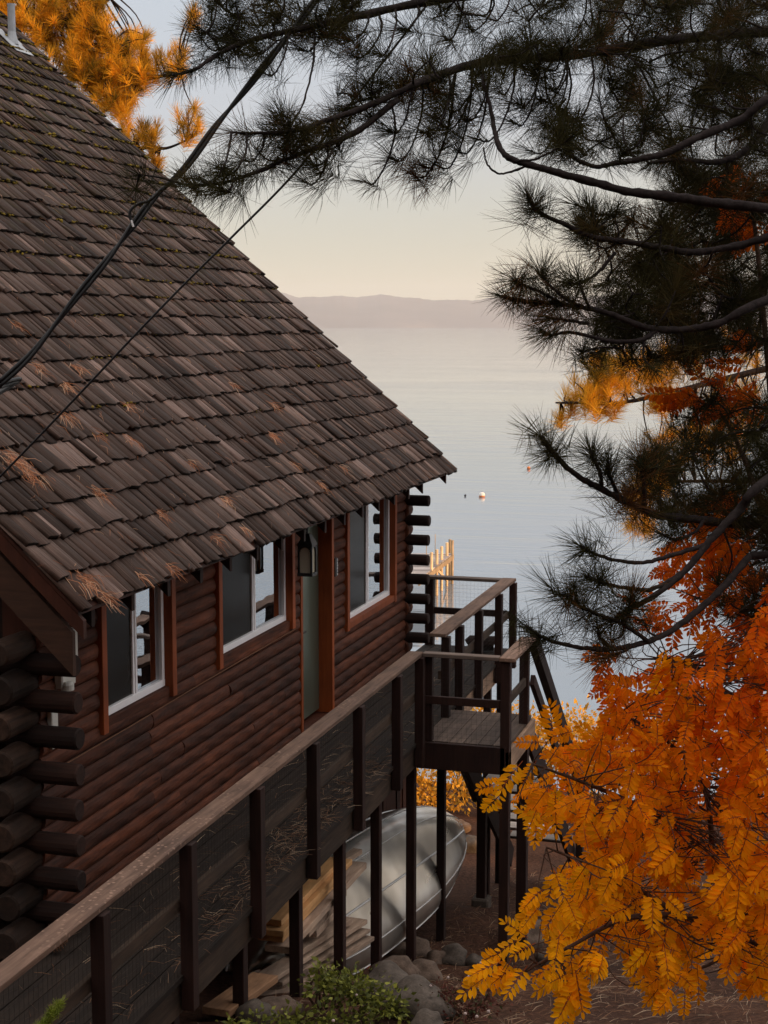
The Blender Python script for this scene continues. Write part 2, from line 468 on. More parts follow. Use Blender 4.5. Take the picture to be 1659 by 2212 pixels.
# ------------------------------------------------------------------ the log cabin
WX = -5.1                                  # face of the long wall
NY_, FY_ = 9.17, 18.56                     # gable walls
EX, EZ = -4.6, 7.16                        # eave line
TH = math.atan2(.9457, 1.0)
RIDGE_X = -11.35
RY0, RY1 = 8.82, 19.07                     # roof ends
cabin = thing('log_cabin', 'dark reddish-brown log cabin with a steep mossy shake roof above the lake', 'cabin', (-8, 14, 2.5))

s_dir = np.array([-math.cos(TH), 0, math.sin(TH)])
n_dir = np.array([math.sin(TH), 0, math.cos(TH)])
SLOPE = (EX - RIDGE_X) / math.cos(TH)
def roofpt(Y, s, h):
    return np.array([EX, Y, EZ]) + s_dir * s + n_dir * h
# shakes
EXPO = .278
nc = int(SLOPE / EXPO) + 1
TB = .029
vv = []; ff = []; rr = []
cr0 = random.Random(3)
for c in range(nc):
    y = RY0 + cr0.uniform(-.01, .01)
    s0 = c * EXPO
    wob = cr0.uniform(0, 6.28)
    while y < RY1:
        w = cr0.choice([.07, .09, .11, .13, .16, .21]) * cr0.uniform(.85, 1.15)
        y1 = min(y + w, RY1 + cr0.uniform(-.01, .015))
        if y1 - y < .03: break
        gap = cr0.uniform(.006, .015) if cr0.random() < .8 else cr0.uniform(.018, .032)
        jb = cr0.uniform(-.016, .016) + .010 * math.sin(y * 1.7 + wob)
        if cr0.random() < .05: jb += cr0.uniform(.02, .06)
        lift = cr0.uniform(0, .006) + (cr0.uniform(.008, .026) if cr0.random() < .07 else 0)
        th = TB * cr0.uniform(.65, 1.4)
        sk = cr0.uniform(-.010, .010)
        L = min(EXPO * 2.05, SLOPE - s0 + .05)
        hb = TB if c > 0 else 0
        b = len(vv)
        ya, yb = y + gap / 2, y1 - gap / 2
        tw = cr0.uniform(-.006, .006)
        tip = cr0.uniform(-.012, .012)
        mid = (ya + yb) / 2 + cr0.uniform(-.02, .02)
        # butt edge with three points so that the ends look split and worn
        pts = [(ya, s0 + jb - tip, hb + lift + tw), (mid, s0 + jb + cr0.uniform(-.007, .007), hb + lift), (yb, s0 + jb + tip, hb + lift - tw)]
        tail = [(ya + sk, s0 + L, 0), (mid + sk, s0 + L, 0), (yb + sk, s0 + L, 0)]
        for (Yp, sp, hp) in pts: vv.append(roofpt(Yp, sp, hp))
        for (Yp, sp, hp) in pts: vv.append(roofpt(Yp, sp, hp + th))
        for (Yp, sp, hp) in tail: vv.append(roofpt(Yp, sp, hp))
        for (Yp, sp, hp) in tail: vv.append(roofpt(Yp, sp, hp + .005))
        ff += [(b, b+1, b+4, b+3), (b+1, b+2, b+5, b+4), (b+3, b+4, b+10, b+9), (b+4, b+5, b+11, b+10),
               (b, b+3, b+9, b+6), (b+2, b+8, b+11, b+5), (b, b+6, b+7, b+1), (b+1, b+7, b+8, b+2)]
        rr += [cr0.random()] * 12
        y = y1
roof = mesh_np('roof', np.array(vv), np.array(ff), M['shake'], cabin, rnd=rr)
roof.data.materials.append(M['shake_end_shade'])               # row shadows painted dark over the end-grain butts and undersides
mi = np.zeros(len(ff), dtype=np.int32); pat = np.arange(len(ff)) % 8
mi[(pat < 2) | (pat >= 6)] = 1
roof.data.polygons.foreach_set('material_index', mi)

sub = MB()
def slab(mb, X0, z0, X1, z1, Ya, Yb, t):
    """sloping board between two eave/ridge lines, thickness t downwards"""
    mb.add([(X0, Ya, z0), (X1, Ya, z1), (X1, Yb, z1), (X0, Yb, z0), (X0, Ya, z0 - t), (X1, Ya, z1 - t), (X1, Yb, z1 - t), (X0, Yb, z0 - t)],
           [(0, 1, 2, 3), (7, 6, 5, 4), (0, 4, 5, 1), (1, 5, 6, 2), (2, 6, 7, 3), (3, 7, 4, 0)])
RZ = EZ + (EX - RIDGE_X) * math.tan(TH)
slab(sub, EX - .03, EZ - .012 + .03 * math.tan(TH), RIDGE_X, RZ - .012, RY0 + .015, RY1 - .015, .03)
slab(sub, RIDGE_X, RZ - .012, RIDGE_X - 6.7, RZ - 6.3, RY0, RY1, .05)
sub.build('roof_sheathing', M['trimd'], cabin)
# rafter tails under the eave
for k in range(15):
    raf = MB(); Yk = RY0 + .25 + k * .61
    raf.add([(EX - .06, Yk, EZ - .06 + .05), (EX - .95, Yk, EZ - .06 + .9), (EX - .95, Yk, EZ + .68), (EX - .06, Yk, EZ - .14),
             (EX - .06, Yk + .05, EZ - .06 + .05), (EX - .95, Yk + .05, EZ - .06 + .9), (EX - .95, Yk + .05, EZ + .68), (EX - .06, Yk + .05, EZ - .14)],
            [(0, 1, 2, 3), (7, 6, 5, 4), (0, 4, 5, 1), (1, 5, 6, 2), (2, 6, 7, 3), (3, 7, 4, 0)])
    raf.build('rafter_tail', M['post'], cabin)
def barge(Ya, Yb, top, bot, x0=EX + .0):
    mb = MB()
    mb.add([(x0, Ya, EZ + top), (RIDGE_X, Ya, RZ + top), (RIDGE_X, Ya, RZ + bot), (x0, Ya, EZ + bot),
            (x0, Yb, EZ + top), (RIDGE_X, Yb, RZ + top), (RIDGE_X, Yb, RZ + bot), (x0, Yb, EZ + bot)],
           [(0, 1, 2, 3), (7, 6, 5, 4), (0, 4, 5, 1), (1, 5, 6, 2), (2, 6, 7, 3), (3, 7, 4, 0)])
    return mb
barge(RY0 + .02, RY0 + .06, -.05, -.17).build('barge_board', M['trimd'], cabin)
barge(RY0 + .055, RY0 + .095, -.14, -.43, EX - .10).build('barge_board', M['barge'], cabin)
barge(RY1 - .06, RY1 - .02, -.05, -.16, EX - .12).build('barge_board', M['trimd'], cabin)

# long wall: half-log siding courses, cut round the openings
PITCH = .1265
opens = [(10.045, 11.38, 6.02, 7.4), (12.29, 14.28, 6.04, 7.4), (14.50, 15.48, 4.80, 7.4), (15.995, 18.01, 5.66, 7.4)]
sid = MB()
zc = 2.9 + PITCH / 2
while zc < 7.6:
    spans = [(NY_ + .02, FY_ - .02)]
    for (a, b, z0, z1) in opens:
        if z0 - .02 < zc < z1:
            ns = []
            for (p, q) in spans:
                if b <= p or a >= q: ns.append((p, q))
                else:
                    if a > p: ns.append((p, a))
                    if b < q: ns.append((b, q))
            spans = ns
    for (p, q) in spans:
        # break long runs into separate lengths
        cuts = [p]
        while q - cuts[-1] > 3.2: cuts.append(cuts[-1] + random.uniform(1.6, 3.0))
        cuts.append(q)
        for a, b in zip(cuts[:-1], cuts[1:]):
            b2 = b - (.004 if b < q else 0)
            n = max(2, int((b2 - a) / .07)); SEG = 8
            Vs = []; Fs = []
            ph = random.uniform(0, 6); jx = random.uniform(-.004, .004)
            for i in range(n + 1):
                yy = a + (b2 - a) * i / n
                rz = PITCH / 2 * .985; rx = .038 + .004 * math.sin(yy * 3 + ph) + .003 * math.sin(yy * 11 + 2 * ph) + jx
                for k in range(SEG + 1):
                    an = math.pi * (k / SEG) - math.pi / 2
                    Vs.append((WX - .045 + (rx + .0035 * math.sin(yy * 17 + ph * 3 + k * 1.3) * math.cos(an)) * math.cos(an), yy, zc + rz * math.sin(an)))
            for i in range(n):
                for k in range(SEG):
                    o = i * (SEG + 1) + k
                    Fs.append((o, o + SEG + 1, o + SEG + 2, o + 1))
            Fs.append(tuple(range(SEG + 1))); Fs.append(tuple(n * (SEG + 1) + k for k in range(SEG + 1))[::-1])
            sid.add(Vs, Fs)
    zc += PITCH
sid.build('log_siding', M['log'], cabin, smooth=False)
# wall core behind the siding (dark openings stay closed by the windows and door)
core = MB()
core.box((WX - .30, NY_ + .03, 1.8), (WX - .052, FY_ - .03, 4.79))
edges = [NY_ + .03] + [e for o_ in opens for e in o_[:2]] + [FY_ - .03]
for a, b in zip(edges[::2], edges[1::2]):
    core.box((WX - .30, a, 4.795), (WX - .052, b, 7.62))
for (a, b, z0, z1) in opens:
    core.box((WX - .30, a + .002, 4.796), (WX - .054, b - .002, z0))
    core.box((WX - .36, a - .1, z0 - .1), (WX - .31, b + .1, 7.6))
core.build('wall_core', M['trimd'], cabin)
# skirting of upright boards under the siding, below the deck
sk = MB(); y = NY_ + .1
while y < FY_:
    w = random.uniform(.12, .17)
    sk.box((WX - .05, y, 1.9), (WX + .012 + random.uniform(0, .02), y + w - .012, 4.62)); y += w
sk.build('skirting', M['skirt'], cabin)
# gable triangles above the wall line
for Yg in (NY_ + .12, FY_ - .12):
    gab = MB()
    gab.add([(WX - .1, Yg - .05, 2.0), (WX - .1, Yg - .05, EZ + .42), (RIDGE_X, Yg - .05, RZ - .15), (-16.5, Yg - .05, EZ + .6), (-16.5, Yg - .05, 2.0),
             (WX - .1, Yg + .05, 2.0), (WX - .1, Yg + .05, EZ + .42), (RIDGE_X, Yg + .05, RZ - .15), (-16.5, Yg + .05, EZ + .6), (-16.5, Yg + .05, 2.0)],
            [(4, 3, 2, 1, 0), (5, 6, 7, 8, 9), (0, 1, 6, 5), (1, 2, 7, 6), (2, 3, 8, 7), (3, 4, 9, 8)])
    gab.build('gable_wall', M['logx'], cabin)
# corner logs: gable logs run across, stubs of the long wall's logs between them
def log(a, b, r, mat, name):
    mb = MB(); a = np.array(a, float); b = np.array(b, float)
    n = 7; pts = []; rad = []
    for i in range(n):
        f = i / (n - 1); pts.append(a + (b - a) * f + np.array([0, 0, random.uniform(-.004, .004)]))
        rad.append(r * random.uniform(.96, 1.04))
    d = (b - a) / np.linalg.norm(b - a)
    pts = [pts[0]] + [pts[0] + d * .012] + pts[1:-1] + [pts[-1] - d * .012, pts[-1]]
    rad = [r * .86, r] + rad[1:-1] + [r, r * .86]
    mb.tube(pts, rad, 16)
    return mb.build(name, mat, cabin, smooth=False)
for k in range(-1, 9):
    z = 4.73 + .2495 * k
    log((-12.0, NY_ - .01, z), (-4.82 + random.uniform(-.012, .012), NY_ - .01, z), .076, M['logx'], 'gable_log')
    if z + .125 < 6.99:
        log((WX - .13, NY_ - .34 + random.uniform(-.03, .03), z + .125), (WX - .13, NY_ + .25, z + .125), .098 + random.uniform(-.006, .01), M['logy'], 'corner_log')
for k in range(9):
    z = 4.815 + .2508 * k
    log((-9.0, FY_ + .02, z), (-4.82 + random.uniform(-.008, .008), FY_ + .02, z), .070, M['logx'], 'gable_log')
    if k < 8:
        log((WX - .075, FY_ - .06, z + .125), (WX - .075, FY_ + .17 + random.uniform(-.01, .01), z + .125), .108, M['log'], 'corner_log')

# windows
GX = WX - .072
def window(y0, y1, ym, z0, z1, jl, jr, sill=False):
    w = thing('window', None, None, (GX, (y0 + y1) / 2, z0)); del_keys(w); w.parent = cabin
    w.location = Vector((GX, (y0 + y1) / 2, z0)) - cabin.location
    fr = MB(); t = .058
    fr.box((GX - .03, y0, z0), (GX + .022, y1, z0 + t))
    fr.box((GX - .03, y0, z1 - t), (GX + .022, y1, z1))
    fr.box((GX - .03, y0, z0 + t), (GX + .020, y0 + t * .55, z1 - t))
    fr.box((GX - .03, y1 - t * .8, z0 + t), (GX + .020, y1, z1 - t))
    fr.box((GX - .028, ym - .026, z0 + t), (GX + .006, ym + .002, z1 - t))
    fr.box((GX - .03, ym + .004, z0 + t), (GX + .014, ym + .034, z1 - t))
    fr.build('frame', M['vinyl'], w, bevel=.003)
    MB().box((GX - .016, y0 + .02, z0 + t), (GX - .010, ym - .02, z1 - t)).build('screen', M['screen'], w)
    MB().box((GX - .016, ym + .03, z0 + t), (GX - .010, y1 - .03, z1 - t)).build('pane', M['pane'], w)
    for (a, b) in ((jl[0], jl[1]), (jr[0], jr[1])):
        MB().box((WX - .20, a, z0 - .09), (WX + .020, b, z1 + .05)).build('jamb', M['trim'], w, bevel=.004)
    MB().box((WX - .20, jl[1] + .002, z0 - .075), (WX + (.012 if sill else -.012), jr[0] - .002, z0 - .003)).build('sill', M['trim'] if sill else M['log'], w, bevel=.004)
def del_keys(o):
    for k in ('label', 'category'):
        if k in o.keys(): del o[k]
window(10.20, 11.29, 10.76, 6.09, 7.25, (10.05, 10.13), (11.295, 11.375))
window(12.46, 14.19, 13.34, 6.095, 7.25, (12.295, 12.375), (14.195, 14.275))
window(16.12, 17.92, 17.02, 5.72, 7.20, (16.00, 16.085), (17.925, 18.005), True)
# door
door = thing('door', None, None); del_keys(door); door.parent = cabin; door.location = Vector((WX, 15, 4.85)) - cabin.location
MB().box((WX - .165, 14.62, 4.90), (WX - .115, 15.39, 6.95)).build('door_panel', M['doorglass'], door, bevel=.004)
MB().box((WX - .24, 14.52, 4.86), (WX - .007, 14.58, 7.1)).build('door_jamb', M['trim'], door, bevel=.004)
MB().box((WX - .24, 15.40, 4.86), (WX + .035, 15.47, 7.1)).build('door_jamb', M['trim'], door, bevel=.004)
MB().box((WX - .24, 14.45, 4.80), (WX + .16, 15.60, 4.855)).build('threshold', M['trimd'], door, bevel=.004)
hd = MB(); hd.tube([(WX - .06, 14.70, 5.86), (WX - .118, 14.70, 5.86)], .012, 8); hd.tube([(WX - .06, 14.70, 5.86), (WX - .06, 14.80, 5.86)], .011, 8)
hd.build('handle', M['black_metal'], door)

# roof vent pipe near the ridge
vp = on(26, 88, Y=18.0)
rr_ = ray(26, 86); n3 = n_dir
tt = np.dot(np.array([EX, 14, EZ]) + n3 * .06 - np.array([0, 0, CAMZ]), n3) / np.dot(rr_, n3)
vp = np.array([0, 0, CAMZ]) + rr_ * tt
fl = MB()
sp_ = np.dot(vp - np.array([EX, 0, EZ]), s_dir)
for (a, b, c_, d_) in ((-.22, .22, -.26, .22),):
    P = [roofpt(vp[1] + a, sp_ + c_, .055), roofpt(vp[1] + b, sp_ + c_, .055), roofpt(vp[1] + b, sp_ + d_, .05), roofpt(vp[1] + a, sp_ + d_, .05)]
    Q = [p + n_dir * .008 for p in P]
    fl.add(P + Q, [(3, 2, 1, 0), (4, 5, 6, 7), (0, 1, 5, 4), (1, 2, 6, 5), (2, 3, 7, 6), (3, 0, 4, 7)])
pipe = MB(); pipe.lathe([(.085, -.06), (.06, .05), (.05, .10), (.048, .42), (.05, .42), (.05, .45)], vp, 16)
vpo = pipe.build('vent_pipe', M['galv'], cabin, smooth=False)
fl.build('flashing', M['galv'], cabin)

# meter boxes on the near corner and the thin cord along the wall
bx = MB(); bx.box((WX - .03, 9.37, 6.68), (WX + .06, 9.60, 6.90)).box((WX - .02, 9.385, 6.50), (WX + .045, 9.585, 6.66))
bx.build('meter_box', M['boxgrey'], cabin, bevel=.008)
MB().lathe([(.034, -.045), (.045, -.04), (.045, .0), (.03, .02)], (WX + .06, 9.43, 6.53), 14).build('meter_dial', M['boxgrey'], cabin)
MB().box((WX - .02, 9.27, 6.10), (WX + .02, 9.36, 6.42)).build('conduit', M['boxgrey'], cabin, bevel=.006)
cd = MB(); cd.tube([(WX + .008, 9.45, 5.945), (WX + .010, 10.57, 5.953), (WX + .010, 11.75, 5.972), (WX + .010, 13.17, 5.985), (WX + .010, 14.3, 5.99)], .0045, 6)
cd.build('wall_cord', M['cone'], cabin)
pl = MB(); pl.box((WX - .02, 15.50, 6.33), (WX + .040, 15.575, 6.53))
po = pl.build('doorbell_plate', M['black_metal'], cabin, bevel=.003)
ed = MB()
for k in range(6): ed.box((WX + .040, 15.555 + .006 * (k % 2), 6.34 + k * .031), (WX + .044, 15.568 + .006 * (k % 2), 6.363 + k * .031))
ed.build('plate_edge', M['vinyl'], cabin)

# lantern hanging under the eave by the door
LX, LY, LZ = -4.90, 14.12, 6.60
lan = thing('porch_lantern', 'black porch lantern with arched pale glass hanging under the eave by the door', 'lantern', (LX, LY, LZ))
fr = MB(); hw = .066; hz_ = .27
fr.box((LX - hw - .012, LY - hw - .012, LZ - .03), (LX + hw + .012, LY + hw + .012, LZ))
for a in (-1, 1):
    for b in (-1, 1):
        fr.box((LX + a * hw - .009, LY + b * hw - .009, LZ), (LX + a * hw + .009, LY + b * hw + .009, LZ + hz_))
def arch_head(mb, face):
    # spandrel strips filling between arch and square head
    for k in range(10):
        f0, f1 = -1 + k * .2, -1 + (k + 1) * .2
        fm = (f0 + f1) / 2
        zb = LZ + .18 + .075 * math.sqrt(max(0, 1 - fm * fm))
        lo1, hi1 = f0 * hw * .9, f1 * hw * .9
        if face[0] == 'Y':
            y_ = LY + face[1] * hw; mb.box((LX + lo1, y_ - .005, zb), (LX + hi1, y_ + .005, LZ + hz_))
        else:
            x_ = LX + face[1] * hw; mb.box((x_ - .005, LY + lo1, zb), (x_ + .005, LY + hi1, LZ + hz_))
for fc in (('Y', -1), ('Y', 1), ('X', -1), ('X', 1)): arch_head(fr, fc)
fr.build('cage', M['black_metal'], lan)
cap = MB()
cap.add([(LX - .082, LY - .082, LZ + hz_), (LX + .082, LY - .082, LZ + hz_), (LX + .082, LY + .082, LZ + hz_), (LX - .082, LY + .082, LZ + hz_),
         (LX - .03, LY - .03, LZ + .385), (LX + .03, LY - .03, LZ + .385), (LX + .03, LY + .03, LZ + .385), (LX - .03, LY + .03, LZ + .385)],
        [(3, 2, 1, 0), (4, 5, 6, 7), (0, 1, 5, 4), (1, 2, 6, 5), (2, 3, 7, 6), (3, 0, 4, 7)])
cap.tube([(LX, LY, LZ + .38), (LX, LY, LZ + .52)], .012, 8)
cap.build('roof_cap', M['black_metal'], lan)
for fc in (('Y', -1), ('Y', 1), ('X', -1), ('X', 1)):
    g = MB()
    if fc[0] == 'Y': g.box((LX - hw * .85, LY + fc[1] * (hw - .012) - .002, LZ + .002), (LX + hw * .85, LY + fc[1] * (hw - .012) + .002, LZ + .262))
    else: g.box((LX + fc[1] * (hw - .012) - .002, LY - hw * .7, LZ + .002), (LX + fc[1] * (hw - .012) + .002, LY + hw * .7, LZ + .262))
    g.build('glass', M['lampglass'], lan)

# ------------------------------------------------------------------ the deck, landing and stairs
DZ = 4.83
deck = thing('wooden_deck', 'long weathered wooden deck with post-and-wire railing along the cabin wall', 'deck', (-4.4, 13, 4.8))
PX = -3.92
fl = MB()
for k in range(8):
    x0 = WX + .03 + k * .146
    if x0 + .14 > PX + .02: break
    fl.box((x0, 4.6, DZ - .038), (x0 + .138, 19.35, DZ + random.uniform(-.002, .002)))
fl.build('deck_floor', M['floor'], deck)
fl = MB()
for k in range(6):
    x0 = -3.905 + k * .150
    fl.box((x0, 14.72, DZ - .038), (x0 + .143, 16.02, DZ + random.uniform(-.002, .002)))
fl.build('landing_floor', M['landing'], deck)
MB().box((PX - .06, 4.6, DZ - .275), (PX - .02, 14.68, DZ - .040)).build('rim_board', M['rim'], deck, bevel=.004)
MB().box((PX - .06, 16.09, DZ - .285), (PX - .02, 19.35, DZ - .040)).build('rim_board', M['rim_lit'], deck, bevel=.004)
MB().box((-3.93, 14.66, DZ - .28), (-3.02, 14.70, DZ - .005)).build('landing_beam', M['post'], deck, bevel=.004)
MB().box((-3.93, 16.03, DZ - .30), (-3.02, 16.07, DZ - .045)).build('landing_beam', M['post'], deck, bevel=.004)
MB().box((-3.015, 14.66, DZ - .26), (-2.975, 16.06, DZ - .042)).build('landing_rim_board', M['rim_lit'], deck, bevel=.004)
for k in range(24): MB().box((WX + .02, 5.2 + .61 * k, DZ - .27), (PX - .062, 5.24 + .61 * k, DZ - .042)).build('joist', M['post'], deck)
RT = 5.75
# top rails: flat boards
def rail(name, lo, hi, mat=M['rail']):
    return MB().box(lo, hi).build(name, mat, deck, bevel=.005)
rail('top_rail', (PX - .10, 4.6, RT - .040), (PX + .05, 10.42, RT))
rail('top_rail', (PX - .10, 10.425, RT - .042), (PX + .05, 14.70, RT - .002))
rail('top_rail', (PX - .13, 15.62, RT - .040), (PX + .05, 19.42, RT))
rail('top_rail', (-5.05, 19.27, RT - .043), (PX - .135, 19.41, RT - .003), M['railx'])
rail('top_rail', (PX + .055, 14.63, RT - .040), (-3.085, 14.74, RT - .001), M['railx'])
rail('top_rail', (-3.08, 14.63, RT - .043), (-2.92, 15.75, RT - .003))
def midrail(name, lo, hi, mat): MB().box(lo, hi).build(name, mat, deck, bevel=.003)
midrail('mid_rail', (PX - .045, 4.6, 5.245), (PX - .010, 14.68, 5.335), M['rim'])
midrail('mid_rail', (PX - .045, 15.66, 5.245), (PX - .010, 19.3, 5.335), M['rim'])
midrail('mid_rail', (-5.0, 19.32, 5.245), (PX - .05, 19.36, 5.33), M['post'])
midrail('mid_rail', (PX + .03, 14.68, 5.22), (-3.075, 14.72, 5.30), M['post'])
midrail('mid_rail', (-3.03, 14.75, 5.24), (-2.995, 15.62, 5.33), M['rim'])
# railing posts, bolted outside the rim
for Yp in (5.1, 6.35, 7.58, 8.82, 10.06, 11.31, 12.55, 13.78, 14.62):
    MB().box((PX - .008, Yp - .046, DZ - .24), (PX + .080, Yp + .046, RT - .044)).build('rail_post', M['post'], deck, bevel=.004)
for Yp in (15.70, 16.33, 17.30, 18.42, 19.30):
    MB().box((PX - .008, Yp - .046, DZ - .24), (PX + .080, Yp + .046, RT - .042)).build('rail_post', M['post'], deck, bevel=.004)
MB().box((-5.06, 19.28, 3.2), (-4.95, 19.39, RT - .046)).build('rail_post', M['post'], deck, bevel=.004)
MB().box((-3.86, 14.70, DZ), (-3.78, 14.78, RT - .044)).build('rail_post', M['post'], deck, bevel=.004)
MB().box((-3.07, 14.66, 2.0), (-2.975, 14.765, RT - .045)).build('landing_post', M['post'], deck, bevel=.004)
MB().box((-3.07, 15.62, DZ), (-2.975, 15.72, RT - .045)).build('landing_post', M['post'], deck, bevel=.004)
MB().box((-3.14, 15.91, 1.8), (-3.03, 16.028, DZ - .045)).build('landing_post', M['post'], deck, bevel=.004)
# support posts under the deck
for Yp in (7.6, 8.82, 10.05, 11.27, 12.42, 13.55, 14.82, 16.10, 18.45, 19.25):
    zg = float(ground_z(-4.0, Yp)) - .35
    MB().box((-4.072, Yp - .046, zg), (-3.982, Yp + .046, DZ - .042)).build('support_post', M['post'], deck, bevel=.005)
MB().box((-3.95, 17.54, 1.7), (-3.84, 17.65, 3.5)).build('support_post', M['post'], deck, bevel=.005)
MB().box((-4.0, 17.49, 1.7), (-3.79, 17.70, 2.12)).build('post_footing', M['rockg'], deck, bevel=.02)
# wire mesh panels
def mesh_panel(a, b, z0, z1, dx=.05, dz=.051):
    a = np.array(a, float); b = np.array(b, float); L = np.linalg.norm(b - a); d = (b - a) / L
    mb = MB(); w = .0006
    n = int(L / dx)
    for k in range(n + 1):
        p = a + d * (k * dx)
        mb.add([(p[0] - w, p[1] - w, z0), (p[0] + w, p[1] + w, z0), (p[0] + w, p[1] + w, z1), (p[0] - w, p[1] - w, z1)], [(0, 1, 2, 3)])
    k = 0
    while z0 + k * dz < z1:
        z = z0 + k * dz
        sag = .004 * math.sin(k * 2.1)
        m_ = (a + b) / 2
        mb.add([(a[0], a[1], z - w), (m_[0], m_[1], z - w + sag), (b[0], b[1], z - w), (b[0], b[1], z + w), (m_[0], m_[1], z + w + sag), (a[0], a[1], z + w)], [(0, 1, 4, 5), (1, 2, 3, 4)])
        k += 1
    mb.build('wire_mesh', M['wire'], deck)
ys = [5.1, 6.35, 7.58, 8.82, 10.06, 11.31, 12.55, 13.78, 14.62]
for a, b in zip(ys[:-1], ys[1:]): mesh_panel((PX - .012, a, 0), (PX - .012, b, 0), DZ - .05, RT - .045)
ys = [15.70, 16.33, 17.30, 18.42, 19.30]
for a, b in zip(ys[:-1], ys[1:]): mesh_panel((PX - .012, a, 0), (PX - .012, b, 0), DZ - .05, RT - .045)
mesh_panel((-4.95, 19.30, 0), (PX - .05, 19.30, 0), DZ - .05, RT - .045)
mesh_panel((PX + .05, 14.70, 0), (-3.07, 14.70, 0), DZ, RT - .045)
mesh_panel((-3.02, 14.76, 0), (-3.02, 15.62, 0), DZ, RT - .045)
# stairs down from the landing towards the lake
def stair_at(f): return 16.08 + 3.35 * f, DZ - .1 - 2.62 * f
for X0 in (-3.90, -3.05):
    y0, z0 = stair_at(0); y1, z1 = stair_at(1.0)
    MB().beam((X0, y0, z0 - .12), (X0, y1, z1 - .12), .045, .26).build('stringer', M['post'], deck, bevel=.004)
for k in range(1, 13):
    y0, z0 = stair_at(k / 13)
    MB().box((-3.875, y0 - .02, z0 + .03), (-3.075, y0 + .25, z0 + .068)).build('tread', M['tread'], deck, bevel=.004)
hy0, hz0 = 15.73, RT - .03
MB().beam((-2.945, hy0, hz0), (-2.945, 19.35, hz0 - 2.72), .085, .16).build('handrail', M['post'], deck, bevel=.004)
MB().beam((-2.955, 15.76, hz0 - .44), (-2.955, 19.1, hz0 - 2.95), .05, .12).build('stair_mid_rail', M['post'], deck, bevel=.004)
MB().box((-3.0, 19.15, 1.5), (-2.91, 19.25, 3.1)).build('stair_post', M['post'], deck, bevel=.004)
MB().beam((-3.98, 16.2, 4.55), (-3.98, 17.6, 3.35), .05, .12).build('brace', M['post'], deck, bevel=.004)

# ------------------------------------------------------------------ things on and under the deck
# aluminium boat lying on its side
boat = thing('aluminium_canoe', 'silver aluminium canoe lying on its side under the deck', 'canoe', (-4.4, 15, 2.6))
def canoe():
    A = np.array([-4.84, 12.0, 3.34]); B = np.array([-4.36, 17.9, 2.80])
    ax = (B - A); L = np.linalg.norm(ax); ax /= L
    bdir = np.array([.92, 0, .39]); bdir -= ax * bdir.dot(ax); bdir /= np.linalg.norm(bdir)
    g = np.cross(ax, bdir); g *= (1 if g[2] > 0 else -1)
    NS, NP = 41, 33
    P = np.zeros((NS, NP, 3))
    for i in range(NS):
        t = -1 + 2 * i / (NS - 1)
        wid = .64 * (1 - abs(t) ** 2.9) ** .75 + .004
        dep = .40 * (1 - .12 * abs(t) ** 6) 
        sheer = .13 * abs(t) ** 3
        rock = .10 * abs(t) ** 5
        for j in range(NP):
            a = math.pi * j / (NP - 1)
            ca, sa = math.cos(a), math.sin(a)
            gx = wid * math.copysign(abs(ca) ** .62, ca)
            gd = (dep - rock) * abs(sa) ** .55
            end = t * L / 2 - math.copysign(1, t) * (.20 * abs(t) ** 8) * (abs(sa) ** 3)
            P[i, j] = (A + B) / 2 + ax * end + g * gx + bdir * (gd - sheer * (1 - abs(sa)))
    return P, ax, bdir, g, NS, NP
P, axc, bdc, gc, NS, NP = canoe()
ii = (np.arange(NS - 1)[:, None] * NP + np.arange(NP - 1)[None]).ravel()
hull = mesh_np('hull', P.reshape(-1, 3), np.stack([ii, ii + 1, ii + NP + 1, ii + NP], 1), M['alu'], boat, smooth=True)
so = hull.modifiers.new('thick', 'SOLIDIFY'); so.thickness = .006
for j in (0, NP - 1):
    gw = MB(); gw.tube([P[i, j] for i in range(NS)], .014, 8); gw.build('gunwale', M['alub'], boat, smooth=True)
for j in (5, 11, 16, 21, 27):
    st = MB(); c0 = P[NS // 2].mean(0)
    pts = []
    for i in range(2, NS - 2):
        pts.append(P[i, j] + (P[i, j] - (P[i, 0] + P[i, NP - 1]) / 2) / np.linalg.norm(P[i, j] - (P[i, 0] + P[i, NP - 1]) / 2 + 1e-6) * .003)
    st.tube(pts, .013 if j == 16 else .007, 6); st.build('keel' if j == 16 else 'seam_rib', M['alub'], boat, smooth=True)

# lumber
def board(a, b, w, h, mat, label, roll=0):
    a = Vector(a); b = Vector(b)
    o = MB().beam(a, b, w, h, up=(math.sin(roll), 0, math.cos(roll))).build('lumber_board', mat, None, bevel=.004)
    o['label'] = label; o['category'] = 'board'; o['group'] = 'lumber stacked under the deck'
    return o
board((-4.28, 11.35, 4.155), (-4.28, 12.92, 4.135), .20, .052, M['sunwarmed'], 'topmost fresh orange board of the lumber pile under the deck')
board((-4.25, 11.28, 4.092), (-4.24, 13.12, 4.074), .22, .052, M['sunwarmed'], 'second fresh orange board from the top of the lumber pile')
board((-4.27, 11.32, 4.030), (-4.26, 12.95, 4.012), .22, .052, M['sunwarmed'], 'third fresh orange board from the top of the lumber pile')
board((-4.20, 11.3, 3.953), (-4.20, 13.45, 3.930), 0.22, .060, M['old'], 'pale beam sticking out farthest, just below the orange boards')
board((-4.23, 11.9, 3.855), (-4.23, 12.95, 3.840), .20, .062, M['old'], 'short pale block of wood under the pale beam of the lumber pile')
board((-4.24, 12.1, 3.772), (-4.24, 12.88, 3.755), .22, .065, M['old'], 'lowest short pale board hanging below the upper lumber pile')
board((-4.30, 11.9, 3.68), (-4.20, 13.05, 3.54), .20, .055, M['old'], 'upper weathered plank of the lower heap, touching the pile above')
board((-4.34, 11.2, 3.69), (-4.14, 13.35, 3.42), .18, .042, M['old'], 'long weathered plank sloping down the middle of the lower heap')
